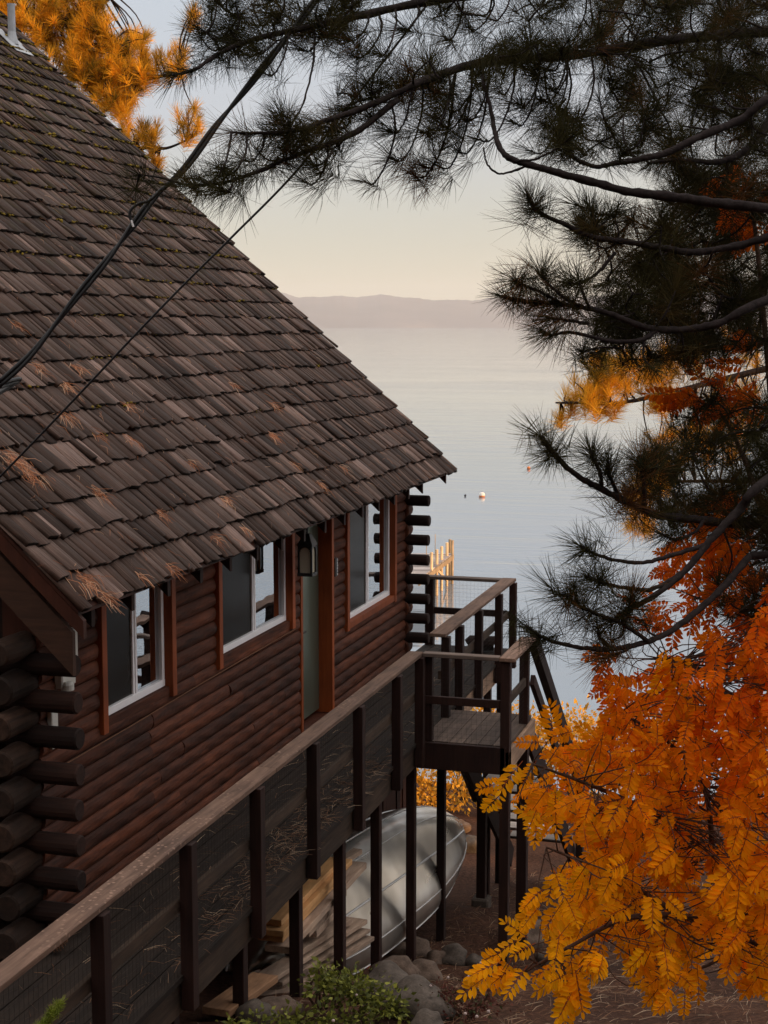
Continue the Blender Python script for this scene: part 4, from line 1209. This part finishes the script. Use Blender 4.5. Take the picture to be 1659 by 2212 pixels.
bl = at(-230, 300, 25.5); bl[2] = float(ground_z(bl[0], bl[1]))
sun_pine('pine_tree', 'orange sunlit pine rising behind the roof at the top left', bl,
         [([(-60, 190, 25.5), (120, 175, 25.2), (240, 160, 25.0), (330, 168, 25.0), (390, 150, 25.0)], .07, .02), ([(-40, 60, 25.6), (90, 50, 25.4), (180, 30, 25.4), (250, -10, 25.4)], .07, .02),
          ([(20, 340, 25.6), (250, 330, 25.2), (320, 318, 25.2), (360, 320, 25.1), (410, 300, 25)], .06, .015), ([(230, 170, 25), (235, 120, 25), (245, 90, 25)], .02, .01)],
         [([(-60, -40), (235, -40), (200, 40), (150, 120), (100, 120), (40, 60), (-60, 60)], 260, (24.6, 26.6)),
          ([(190, 10), (240, 20), (235, 70), (320, 70), (315, 150), (230, 160), (150, 120)], 120, (24.7, 26)),
          ([(120, 120), (330, 150), (300, 210), (270, 250), (200, 220)], 130, (24.7, 26)),
          ([(310, 120), (400, 100), (400, 170), (320, 180)], 24, (24.7, 25.6)), ([(400, 15), (425, 15), (425, 80), (400, 85)], 5, (24.8, 25.2)),
          ([(260, 270), (345, 270), (345, 330), (310, 345), (270, 320)], 22, (24.7, 25.6)), ([(380, 220), (440, 230), (435, 300), (385, 300)], 12, (24.8, 25.3)),
          ([(320, 330), (345, 330), (345, 370), (325, 360)], 6, (25, 25.6))], 5)
br_ = at(1780, 900, 23.0); br_[2] = float(ground_z(br_[0], br_[1]))
sun_pine('pine_tree', 'golden sunlit pine seen between the dark boughs at the right, above the lake', br_,
         [([(1640, 800, 23), (1520, 830, 23), (1440, 850, 22.8), (1340, 870, 22.7), (1240, 870, 22.6), (1200, 870, 22.6)], .06, .012), ([(1650, 740, 23), (1500, 760, 23), (1380, 780, 22.8), (1300, 800, 22.8)], .05, .012),
          ([(1640, 1040, 23), (1480, 1040, 23), (1400, 1050, 22.8)], .05, .012)],
         [([(1190, 840), (1250, 790), (1330, 770), (1340, 880), (1210, 910)], 46, (22.4, 23.2)), ([(1260, 760), (1470, 750), (1470, 810), (1330, 850), (1270, 810)], 55, (22.5, 23.6)),
          ([(1370, 860), (1460, 850), (1450, 890), (1390, 890)], 10, (22.5, 23.2)), ([(1400, 950), (1470, 900), (1490, 1000), (1420, 1080), (1350, 1070)], 34, (22.5, 23.6)), ([(1350, 1090), (1400, 1080), (1400, 1160), (1355, 1150)], 12, (22.5, 23.4)),
          ([(1470, 740), (1640, 700), (1640, 1000), (1500, 1000)], 60, (22.6, 24))], 9)

# ------------------------------------------------------------------ the rowan with orange leaves
rng = np.random.default_rng(33)
rowan = thing('rowan_tree', 'rowan tree with orange and yellow autumn leaves filling the lower right', 'rowan tree', tuple(at(2000, 2500, 8.0)))
rl = MB(); rp = []
def rlimb(P, r0, r1):
    pts = spline([at(*p) for p in P], 7)
    n = len(pts); rl.tube(pts, [r0 + (r1 - r0) * i / (n - 1) for i in range(n)], 7)
    rp.extend(list(pts)); return pts
base = at(1990, 2330, 8.0); base[2] = float(ground_z(base[0], base[1])) - .2
rl.tube([base, base + [0, 0, .6], at(1960, 2060, 7.9), at(1900, 1700, 7.8)], [.11, .09, .07, .05], 10)
rlimb([(1960, 2060, 7.9), (1800, 1985, 7.6), (1659, 1905, 7.3), (1540, 1835, 7.0), (1480, 1795, 6.8), (1380, 1740, 6.6), (1260, 1690, 6.4), (1150, 1650, 6.3)], .03, .004)
rlimb([(1960, 2080, 7.9), (1750, 2080, 7.4), (1600, 2020, 7.1), (1470, 1980, 6.8), (1350, 1985, 6.6), (1240, 2040, 6.4), (1130, 2100, 6.3)], .028, .004)
rlimb([(1920, 1800, 7.8), (1780, 1650, 7.4), (1659, 1560, 7.1), (1560, 1490, 6.9), (1480, 1440, 6.7), (1420, 1420, 6.6)], .028, .005)
rlimb([(1900, 1700, 7.8), (1760, 1420, 7.4), (1690, 1250, 7.2), (1640, 1080, 7.1), (1580, 930, 7.1), (1520, 850, 7.1)], .026, .005)
rlimb([(1540, 1835, 7.0), (1520, 1700, 6.8), (1440, 1600, 6.7), (1340, 1540, 6.6)], .014, .004)
rlimb([(1600, 2020, 7.1), (1540, 2080, 7.0), (1440, 2110, 6.8)], .012, .004)
rlimb([(1470, 1980, 6.8), (1330, 1890, 6.6), (1230, 1850, 6.4), (1180, 1830, 6.4)], .012, .004)
rlimb([(1690, 1250, 7.2), (1660, 800, 7.2), (1620, 420, 7.3), (1580, 400, 7.3)], .018, .005)
rlimb([(1760, 1420, 7.4), (1620, 1330, 7.2), (1500, 1290, 7.1)], .012, .005)

def compound(pos, dirn, nrm, L, hue, rg, pairs=6):
    """pinnate leaves: pos (N,3) base, dirn (N,3) along the stalk, nrm (N,3) facing"""
    dirn = unit(dirn); nrm = unit(nrm - dirn * np.sum(nrm * dirn, 1, keepdims=True)); sd = np.cross(nrm, dirn)
    N = len(pos); Vs = []; rs = []; hs = []
    for k in range(pairs * 2 + 1):
        if k == pairs * 2: f = 1.0; s_ = 0
        else: f = .22 + .70 * (k // 2) / (pairs - 1); s_ = 1 if k % 2 else -1
        sz = (.325 - .09 * abs(f - .5) / .45) * (1 if s_ else .95)
        ang = (np.radians(74 - 26 * f) + rg.normal(0, .10, N)) * s_
        curve = -nrm * (L * .10 * f * f)[:, None]
        o = pos + dirn * (L * f * .86)[:, None] + curve
        ld = unit(dirn * np.cos(ang)[:, None] + sd * np.sin(ang)[:, None] - nrm * (rg.uniform(.0, .32, N))[:, None])
        ls = unit(np.cross(nrm, ld)); ln_ = unit(np.cross(ld, ls))
        ll = (L * sz * rg.uniform(.88, 1.1, N)); w = ll * rg.uniform(.17, .22, N)
        up = ln_ * (w * .38)[:, None]
        p0 = o; p3 = o + ld * ll[:, None] - ln_ * (ll * .06)[:, None]; c1 = o + ld * (ll * .9)[:, None] + ls * (w * .5)[:, None] + up * .6; c2 = o + ld * (ll * .9)[:, None] - ls * (w * .5)[:, None] + up * .6
        a1 = o + ld * (ll * .30)[:, None] + ls * (w * .90)[:, None] + up; a2 = o + ld * (ll * .66)[:, None] + ls * w[:, None] * 1.0 + up
        b1 = o + ld * (ll * .30)[:, None] - ls * (w * .90)[:, None] + up; b2 = o + ld * (ll * .66)[:, None] - ls * w[:, None] * 1.0 + up
        Vs.append(np.stack([p0, a1, a2, c1, p3, c2, b2, b1], 1)); 
        rs.append(np.repeat(rg.random(N), 8)); hs.append(np.repeat(np.clip(hue + rg.normal(0, .05, N), 0, 1), 8))
    V = np.concatenate([v.reshape(-1, 3) for v in Vs]); k = len(V) // 8
    b = np.arange(k)[:, None] * 8
    F_ = np.concatenate([b + np.array(q) for q in ([0, 4, 2, 1], [4, 3, 2, 2], [0, 7, 6, 4], [4, 6, 5, 5])]) if False else np.concatenate([b + np.array(q) for q in ([0, 2, 1, 1], [0, 4, 3, 2], [0, 7, 6, 6], [0, 6, 5, 4])])
    # stalks as slim strips
    e = pos + dirn * (L * .9)[:, None] - nrm * (L * .09)[:, None]
    m_ = pos + dirn * (L * .5)[:, None] - nrm * (L * .022)[:, None]
    w = sd * .0016
    SV = np.stack([pos - w, pos + w, m_ + w, m_ - w, e + w * .6, e - w * .6], 1).reshape(-1, 3) + np.repeat(nrm * .001, 6, 0)
    b2_ = np.arange(N)[:, None] * 6
    SF = np.concatenate([b2_ + np.array([0, 1, 2, 3]), b2_ + np.array([3, 2, 4, 5])])
    return V, F_, np.concatenate(rs), np.concatenate(hs), SV, SF
RPOLY = [(1075, 1705), (1115, 1645), (1200, 1600), (1290, 1530), (1300, 1490), (1395, 1425), (1500, 1360), (1659, 1230), (1740, 1200), (1740, 2150), (1610, 2120), (1540, 2050), (1470, 2080), (1425, 2150), (1385, 2120),
         (1340, 2030), (1280, 2060), (1225, 2140), (1165, 2120), (1145, 2060), (1200, 1990), (1135, 1960), (1170, 1895), (1210, 1835), (1150, 1780)]
RP = np.array(rp)
lp_, ld_, ln2, lL, lh = [], [], [], [], []
def leaf_at(x_, y_, d, hue, big=1.0, ddir=None):
    p = at(x_, y_, d)
    j = int(np.argmin(np.linalg.norm(RP - p, axis=1) + rng.random(len(RP)) * .15)); a_ = RP[j]
    v = p - a_
    if np.linalg.norm(v) > .75: a_ = p - unit(v) * .45; v = p - a_
    if np.linalg.norm(v) > .06:
        pts = spline([a_, (a_ + p) / 2 + rng.standard_normal(3) * .05 - np.array([0, 0, .03]), p], 3)
        rl.tube(pts, [.0036 - .00036 * i for i in range(7)], 5)
    nl = rng.integers(2, 4)
    for k in range(nl):
        if ddir is None:
            dr = unit(v) * .5 + np.array([-RX, -RY, 0]) * .45 + np.array([0, 0, -.55]) + rng.standard_normal(3) * .45
        else: dr = np.array(ddir) + rng.standard_normal(3) * .2
        nr = -np.array([HX, HY, 0]) * .85 + np.array([0, 0, .85]) + rng.standard_normal(3) * .38
        lp_.append(p + rng.standard_normal(3) * .02); ld_.append(dr); ln2.append(nr)
        lL.append(rng.uniform(.115, .185) * big); lh.append(hue + rng.normal(0, .10))
def hue_of(x_, y_):
    h_ = .16 + .70 * np.clip((y_ - 1400) / 520, 0, 1) + .10 * np.clip((1420 - x_) / 300, -.8, 1)
    return h_
for (x_, y_) in sample_poly(RPOLY, 600, rng):
    f = rng.random()
    leaf_at(x_ + (78 if y_ < 1960 else 42), y_ - 10, 6.15 + 1.9 * f ** 1.2, hue_of(x_, y_) - .16 * f)
edge = [(1105, 1655, 6.3), (1080, 1715, 6.3), (1120, 1760, 6.25), (1160, 1615, 6.3), (1200, 1600, 6.3), (1170, 1800, 6.3), (1150, 1935, 6.3), (1180, 1890, 6.3), (1130, 1965, 6.3), (1170, 2000, 6.3), (1200, 1960, 6.3), (1075, 2075, 6.2), (1085, 2110, 6.2), (1125, 2095, 6.2), (1155, 2060, 6.25), (1220, 2110, 6.3), (1240, 2140, 6.3), (1420, 2110, 6.5), (1445, 2120, 6.5), (1300, 1525, 6.5), (1330, 1500, 6.5), (1290, 1620, 6.4)]
for (x_, y_, d) in edge: leaf_at(x_ + (24 if y_ < 2000 else 0), y_ - 14, d, hue_of(x_, y_) + .15, 1.0)
for (x_, y_) in [(1390, 1350), (1400, 1340), (1420, 1330), (1310, 1480), (1345, 1470), (1370, 1455), (1300, 1420), (1325, 1425)]: leaf_at(x_ + 12, y_ - 6, 6.6, .02, .85)
for (x_, y_) in [(1450, 1430), (1460, 1460), (1490, 1520)]: leaf_at(x_, y_ - 15, 6.3, .72, 1.1, (0, 0, -1))
for (x_, y_) in sample_poly([(1440, 830), (1540, 790), (1600, 700), (1659, 690), (1659, 900), (1540, 900), (1450, 900)], 17, rng): leaf_at(x_, y_, rng.uniform(7.0, 7.6), .08, .95)
for (x_, y_) in sample_poly([(1560, 370), (1659, 400), (1659, 500), (1570, 460)], 10, rng): leaf_at(x_, y_, rng.uniform(7.0, 7.5), .0, .95)
for (x_, y_) in sample_poly([(1440, 1160), (1659, 1050), (1659, 1260), (1500, 1340), (1400, 1350)], 40, rng): leaf_at(x_, y_, rng.uniform(6.8, 7.8), .16, 1.0)
lV, lF, lr_, lh_, sV, sF = compound(np.array(lp_), np.array(ld_), np.array(ln2), np.array(lL), np.array(lh), rng)
fo = Foliage(); fo.add(lV, lF, lr_, lh_)
fo.build('crown', M['rowan'], rowan)
so_ = mesh_np('leaf_stalks', sV, sF, M['stalk'], rowan)
rl.build('trunk', M['rbark'], rowan, smooth=True)

# ------------------------------------------------------------------ shrubs
def leaf_cloud(cen, rad, n, size, rg, hue0=0., hue1=1., up=.0, lobes=9):
    cs = cen + (rg.random((lobes, 3)) - .5) * np.array(rad) * 1.5
    cs[:, 2] = cen[2] + (rg.random(lobes) - .5) * rad[2] * 1.3
    k = rg.integers(0, lobes, n)
    P = cs[k] + rg.standard_normal((n, 3)) * np.array(rad) * .24
    d = unit(P - cs[k] + rg.standard_normal((n, 3)) * .12 * max(rad)); d[:, 2] += up; d = unit(d)
    nr = unit(rg.standard_normal((n, 3))); s_ = unit(np.cross(d, nr)); nn_ = np.cross(s_, d)
    L = size * rg.uniform(.65, 1.25, n); w = L * .32
    V = np.stack([P, P + d * (L * .35)[:, None] + s_ * w[:, None] + nn_ * (w * .3)[:, None], P + d * L[:, None], P + d * (L * .35)[:, None] - s_ * w[:, None] + nn_ * (w * .3)[:, None]], 1).reshape(-1, 3)
    F_ = np.arange(n)[:, None] * 4 + np.arange(4)
    return V, F_, np.repeat(rg.random(n), 4), np.repeat(np.clip(rg.uniform(hue0, hue1, n), 0, 1), 4), cs
def shrub(name, label, cat, cen, rad, n, size, mat, seed, group=None, hue=(0, 1), stems=True):
    rg = np.random.default_rng(seed); cen = np.array(cen, float)
    gz = float(ground_z(cen[0], cen[1]))
    t = thing(name, label, cat, (cen[0], cen[1], gz), group)
    V, F_, r_, h_, cs = leaf_cloud(cen, rad, n, size, rg, *hue)
    mesh_np('foliage', V, F_, mat, t, rnd=r_, hue=h_)
    st = MB(); b = np.array([cen[0], cen[1], gz - .05])
    for c_ in cs: st.tube(spline([b + rg.standard_normal(3) * [.05, .05, 0], (b + c_) / 2 + rg.standard_normal(3) * .06, c_], 3), [.012, .011, .010, .009, .008, .006, .004], 5)
    st.build('stems', M['rbark'], t)
ys_lab = ['yellow shore shrub low between the landing posts, farthest left', 'yellow shore shrub directly behind the landing post', 'yellow shore shrub just right of the stair handrail', 'broad golden shrub on the shore left of the rowan leaves',
          'tall golden shrub on the shore half covered by rowan leaves', 'golden shrub seen through the gap under the deck', 'yellow shore shrub hidden deepest behind the rowan']
for k, (x_, y_, d, r_) in enumerate([(1000, 1548, 27.5, .6), (1075, 1545, 27.5, .7), (1165, 1575, 27, .75), (1225, 1600, 26.5, .9), (1300, 1590, 26.5, .95), (930, 1660, 26.0, .7), (1420, 1580, 27, 1.0)]):
    c = at(x_, y_ + 30, d)
    shrub('shore_shrub', ys_lab[k], 'shrub', c, (r_, r_ * .8, .62), 1500, .085, M['shrubleaf'], 50 + k, 'yellow shrubs along the shore')
shrub('green_shrub', 'low green shrub with rounded leaves at the bottom in front of the boulders', 'shrub', ground_hit(740, 2165, .16), (.36, .34, .20), 1500, .046, M['green'], 61, hue=(0, 1))
shrub('green_shrub', 'tiny rounded-leaf green shoot sticking up against the deck post', 'shrub', ground_hit(702, 2105, .28), (.10, .10, .10), 90, .05, M['green'], 62, hue=(.5, 1))
shrub('green_shrub', 'dull green shrub at the bottom edge left of the big one', 'shrub', ground_hit(560, 2235, .08), (.22, .22, .12), 420, .045, M['green'], 64, hue=(.2, 1))
shrub('dry_shrub', 'reddish-brown dying shrub with pale seed heads under the orange leaves', 'shrub', ground_hit(985, 2160, .14), (.34, .30, .18), 900, .036, M['dry'], 63)
rg = np.random.default_rng(8)
sh = MB()
for (x_, y_) in [(1012, 2110), (968, 2112), (930, 2130), (1038, 2080), (1005, 2190), (1030, 2196), (1055, 2185), (1018, 2150), (770, 2150), (720, 2205), (905, 2120)]:
    p = ground_hit(x_, y_, .24); sh.lathe([(.003, -.010), (.012, -.004), (.011, .006), (.004, .011)], p, 7)
tag(sh.build('seed_heads', M['flower'], smooth=True), 'pale dried seed heads scattered over the dying shrub', 'seed heads', kind='stuff')
# green conifer sprig rising at the bottom left corner
rg = np.random.default_rng(4)
spr = thing('conifer_seedling', 'bright green feathery conifer tip at the bottom left corner', 'seedling', tuple(at(60, 2330, 6.6)))
st = MB(); tV = []; tA = []
for (P) in ([(20, 2330), (50, 2260), (85, 2205), (128, 2150)], [(10, 2300), (30, 2250), (70, 2215)], [(60, 2260), (95, 2240), (125, 2215)]):
    pts = spline([at(x_, y_ + 20, 6.6) for x_, y_ in P], 8)
    st.tube(pts, [.006 - .004 * i / (len(pts) - 1) for i in range(len(pts))], 6)
    for i in range(2, len(pts)):
        for k in range(3):
            tV.append(pts[i] + rg.standard_normal(3) * .008); tA.append(unit(pts[i] - pts[i - 1]) + rg.standard_normal(3) * .5)
st.build('stem', M['rbark'], spr)
f3 = Foliage(); f3.add(*needles(np.array(tV), np.array(tA), np.full(len(tV), .035), 26, rg, .0013, .03, 15, 80, rg.random(len(tV)))); f3.build('foliage', M['sprig'], spr)

# ------------------------------------------------------------------ litter: dry needles on the roof, deck and ground; moss on the roof
def straws(P, D, Nn, L, rg, w=.0016, curl=.25):
    """thin curved straws lying on a surface with normals Nn"""
    n = len(P); D = unit(D - Nn * np.sum(D * Nn, 1, keepdims=True)); s_ = np.cross(Nn, D)
    c = rg.normal(0, curl, n)[:, None] * L[:, None]; lift = np.abs(rg.normal(0, .12, n))[:, None] * L[:, None]
    a = P + Nn * .004; m_ = P + D * (L * .5)[:, None] + s_ * c * .35 + Nn * (lift + .006); e = P + D * L[:, None] + s_ * c + Nn * (lift * rg.random((n, 1)) * 1.3 + .004)
    wv = (s_ * .8 + Nn * .6) * w
    V = np.stack([a - wv, a + wv, m_ + wv, m_ - wv, e + wv * .5, e - wv * .5], 1).reshape(-1, 3)
    b = np.arange(n)[:, None] * 6
    F_ = np.concatenate([b + np.array([0, 1, 2, 3]), b + np.array([3, 2, 4, 5])])
    return V, F_, np.repeat(rg.random(n), 6), np.repeat(rg.random(n), 6)
rg = np.random.default_rng(17)
fo = Foliage()
def roof_hit(x_, y_):
    r_ = ray(x_, y_); t_ = np.dot(np.array([EX, 14, EZ]) + n_dir * .05 - np.array([0, 0, CAMZ]), n_dir) / np.dot(r_, n_dir)
    return np.array([0, 0, CAMZ]) + r_ * t_
clumps = [(45, 1010, 46, .10), (15, 985, 20, .08), (205, 1060, 14, .05), (135, 895, 16, .06), (165, 795, 14, .06), (130, 825, 22, .08), (75, 790, 14, .06), (175, 1250, 34, .09), (225, 1290, 16, .05), (365, 1225, 10, .04), (485, 1080, 14, .05), (585, 940, 16, .05),
          (590, 875, 14, .05), (270, 875, 12, .05), (275, 945, 10, .04), (690, 1045, 10, .04), (630, 1000, 8, .04), (500, 830, 8, .04), (410, 1000, 8, .04), (520, 1140, 8, .04), (345, 1110, 10, .05), (30, 700, 8, .04), (460, 1160, 8, .04), (740, 1010, 6, .04), (200, 930, 10, .05), (300, 1240, 8, .04)]
for (x_, y_, n, sp) in clumps:
    n = int(n * 1.7); c = roof_hit(x_, y_)
    P = c + rg.normal(0, sp * .6, n)[:, None] * s_dir + rg.normal(0, sp * .8, n)[:, None] * np.array([0, 1.0, 0])
    D = -s_dir * rg.uniform(.3, 1.2, n)[:, None] + np.array([0, 1.0, 0]) * rg.normal(0, .6, n)[:, None]
    fo.add(*straws(P, D, np.tile(n_dir, (n, 1)), rg.uniform(.07, .17, n), rg, .0017))
n = 1900
Yr = rg.uniform(RY0, RY1, n); sr = rg.uniform(.05, SLOPE * .8, n)
P = np.array([EX, 0, EZ]) + np.outer(sr, s_dir) + np.outer(Yr, [0, 1, 0]) + n_dir * .045
fo.add(*straws(P, rg.standard_normal((n, 3)) - s_dir * .6, np.tile(n_dir, (n, 1)), rg.uniform(.04, .14, n), rg, .0012))
tag(fo.build('roof_needle_litter', M['litter'], None), 'reddish dry pine needles caught on the shake roof', 'pine needles', kind='stuff')
# moss cushions along the butt edges, thicker towards the ridge
ico_v = np.array([(0, 0, 1), (.894, 0, .447), (.276, .851, .447), (-.724, .526, .447), (-.724, -.526, .447), (.276, -.851, .447), (.724, .526, -.447), (-.276, .851, -.447), (-.894, 0, -.447), (-.276, -.851, -.447), (.724, -.526, -.447), (0, 0, -1)])
ico_f = np.array([(0, 1, 2), (0, 2, 3), (0, 3, 4), (0, 4, 5), (0, 5, 1), (1, 6, 2), (2, 7, 3), (3, 8, 4), (4, 9, 5), (5, 10, 1), (2, 6, 7), (3, 7, 8), (4, 8, 9), (5, 9, 10), (1, 10, 6), (7, 6, 11), (8, 7, 11), (9, 8, 11), (10, 9, 11), (6, 10, 11)])
mV, mF, mr, mh = [], [], [], []
nb_ = 0
for c in range(5, nc):
    dens = .10 + .9 * max(0, (c - 9) / (nc - 9)) ** .8
    y = RY0
    while y < RY1:
        run = rg.uniform(.05, .5)
        if rg.random() < dens * .85:
            m = max(2, int(run * 26 * (.5 + dens)))
            for k in range(m):
                Yk = y + rg.random() * run
                if Yk > RY1: continue
                p = roofpt(Yk, c * EXPO + rg.normal(-.002, .012), TB * 2.0 + rg.uniform(-.010, .006))
                sc = rg.uniform(.008, .020) * (.75 + .6 * dens)
                sc3 = np.array([sc * rg.uniform(.8, 1.3), sc * rg.uniform(1, 2.2), sc * rg.uniform(.5, 1.0)])
                mV.append(p + ico_v * sc3 * rg.uniform(.7, 1.25, (12, 1))); mF.append(ico_f + nb_); nb_ += 12
                mr += [rg.random()] * 12; mh += [rg.random()] * 12
        y += run
tag(mesh_np('roof_moss', np.concatenate(mV), np.concatenate(mF), M['moss'], None, rnd=mr, hue=mh), 'yellow-green moss growing along the shake edges', 'moss', kind='stuff')
# deck litter
fo = Foliage(); n = 1500
P = np.stack([rg.uniform(WX + .05, PX - .02, n), rg.uniform(6, 19.2, n), np.full(n, DZ + .002)], 1)
m_ = rg.random(n) < .6
P[m_, 1] = rg.normal(11.6, 1.3, m_.sum()); P[m_, 0] = PX - .05 - np.abs(rg.normal(0, .22, m_.sum()))
P[:, 0] = np.clip(P[:, 0], WX + .05, PX - .02); P[:, 1] = np.clip(P[:, 1], 6, 19.2)
fo.add(*straws(P, rg.standard_normal((n, 3)), np.tile([0, 0, 1.], (n, 1)), rg.uniform(.06, .17, n), rg, .0015))
tag(fo.build('deck_needle_litter', M['straw'], None), 'brown pine needles littering the deck boards', 'pine needles', kind='stuff')
# ground straw
fo = Foliage(); n = 15000
P = np.stack([rg.uniform(-4.2, 4.5, n), rg.uniform(6.5, 20, n), np.zeros(n)], 1); P[:, 2] = ground_z(P[:, 0], P[:, 1])
fo.add(*straws(P, rg.standard_normal((n, 3)), np.tile([0, 0, 1.], (n, 1)), rg.uniform(.05, .17, n), rg, .0019, .35))
tag(fo.build('ground_straw', M['straw'], None), 'dry grass and needles covering the slope', 'dry grass', kind='stuff')

# ------------------------------------------------------------------ air
def mat_haze():
    t = NT('evening_air')
    v = t.n('ShaderNodeVolumePrincipled')
    v.inputs['Color'].default_value = (.925, .92, .915, 1)
    v.inputs['Density'].default_value = 6.0e-5
    v.inputs['Anisotropy'].default_value = .1
    t.l(v.outputs[0], t.out.inputs['Volume'])
    return t.m
hz = MB(); hz.box((-15500, -300, -8), (15500, 15500, 420))
tag(hz.build('haze', mat_haze()), kind='stuff')
bpy.data.objects['haze']['label'] = 'pale evening haze over the lake'; bpy.data.objects['haze']['category'] = 'haze'

# ------------------------------------------------------------------ sky, sun, camera
sc = bpy.context.scene
w = bpy.data.worlds.new('World'); sc.world = w; w.use_nodes = True
nt = w.node_tree; nt.nodes.clear()
out = nt.nodes.new('ShaderNodeOutputWorld'); bg = nt.nodes.new('ShaderNodeBackground')
sky = nt.nodes.new('ShaderNodeTexSky'); sky.sky_type = 'NISHITA'; sky.sun_disc = False
sky.sun_elevation = R(SUN_EL); sky.sun_rotation = R(SUN_AZ); sky.altitude = 1900
tc = nt.nodes.new('ShaderNodeTexCoord'); sep = nt.nodes.new('ShaderNodeSeparateXYZ')
nt.links.new(tc.outputs['Generated'], sep.inputs[0])
rp_ = nt.nodes.new('ShaderNodeValToRGB'); cr = rp_.color_ramp
stops = [(0.0, (5.8, 5.45, 4.1)), (.03, (5.85, 5.5, 4.2)), (.075, (5.9, 5.9, 5.35)), (.13, (5.9, 6.2, 6.8)), (.25, (6.2, 7.0, 7.9)), (.42, (12.5, 12.2, 12.2)), (1.0, (18.0, 17.0, 16.2))]
while len(cr.elements) < len(stops): cr.elements.new(.5)
for e, (p_, c_) in zip(cr.elements, stops): e.position = p_; e.color = (*[x / 20 for x in c_], 1)
nt.links.new(sep.outputs[2], rp_.inputs[0])
sc10 = nt.nodes.new('ShaderNodeMix'); sc10.data_type = 'RGBA'; sc10.blend_type = 'MULTIPLY'; sc10.inputs[0].default_value = 1
nt.links.new(rp_.outputs[0], sc10.inputs[6]); sc10.inputs[7].default_value = (20, 20, 20, 1)
mx = nt.nodes.new('ShaderNodeMix'); mx.data_type = 'RGBA'; mx.inputs[0].default_value = .8
nt.links.new(sky.outputs[0], mx.inputs[6]); nt.links.new(sc10.outputs[2], mx.inputs[7])
nt.links.new(mx.outputs[2], bg.inputs[0]); bg.inputs[1].default_value = .1
nt.links.new(bg.outputs[0], out.inputs[0])

sl = bpy.data.lights.new('sun', 'SUN'); sl.energy = 5.0; sl.angle = R(.5); sl.color = (1.0, .54, .20)
so2 = bpy.data.objects.new('sun', sl); C.objects.link(so2)
dsun = Vector((sx * math.cos(R(SUN_EL)), sy * math.cos(R(SUN_EL)), math.sin(R(SUN_EL))))
so2.rotation_euler = dsun.to_track_quat('Z', 'Y').to_euler(); so2.location = (30, 0, 40)

cam = bpy.data.cameras.new('camera'); co = bpy.data.objects.new('camera', cam); C.objects.link(co)
co.location = (0, 0, CAMZ); co.rotation_euler = (math.pi / 2 - PIT, 0, PSI)
cam.sensor_fit = 'VERTICAL'; cam.sensor_height = 36; cam.lens = 36 * F_PX / 2212; cam.clip_start = .1; cam.clip_end = 60000
sc.camera = co
sc.view_settings.view_transform = 'Standard'; sc.view_settings.look = 'None'; sc.view_settings.exposure = .08; sc.view_settings.gamma = 1
sc.cycles.use_denoising = True
sc.cycles.max_bounces = 8; sc.cycles.volume_bounces = 1
sc.cycles.sample_clamp_indirect = 6
sc.cycles.caustics_reflective = False; sc.cycles.caustics_refractive = False
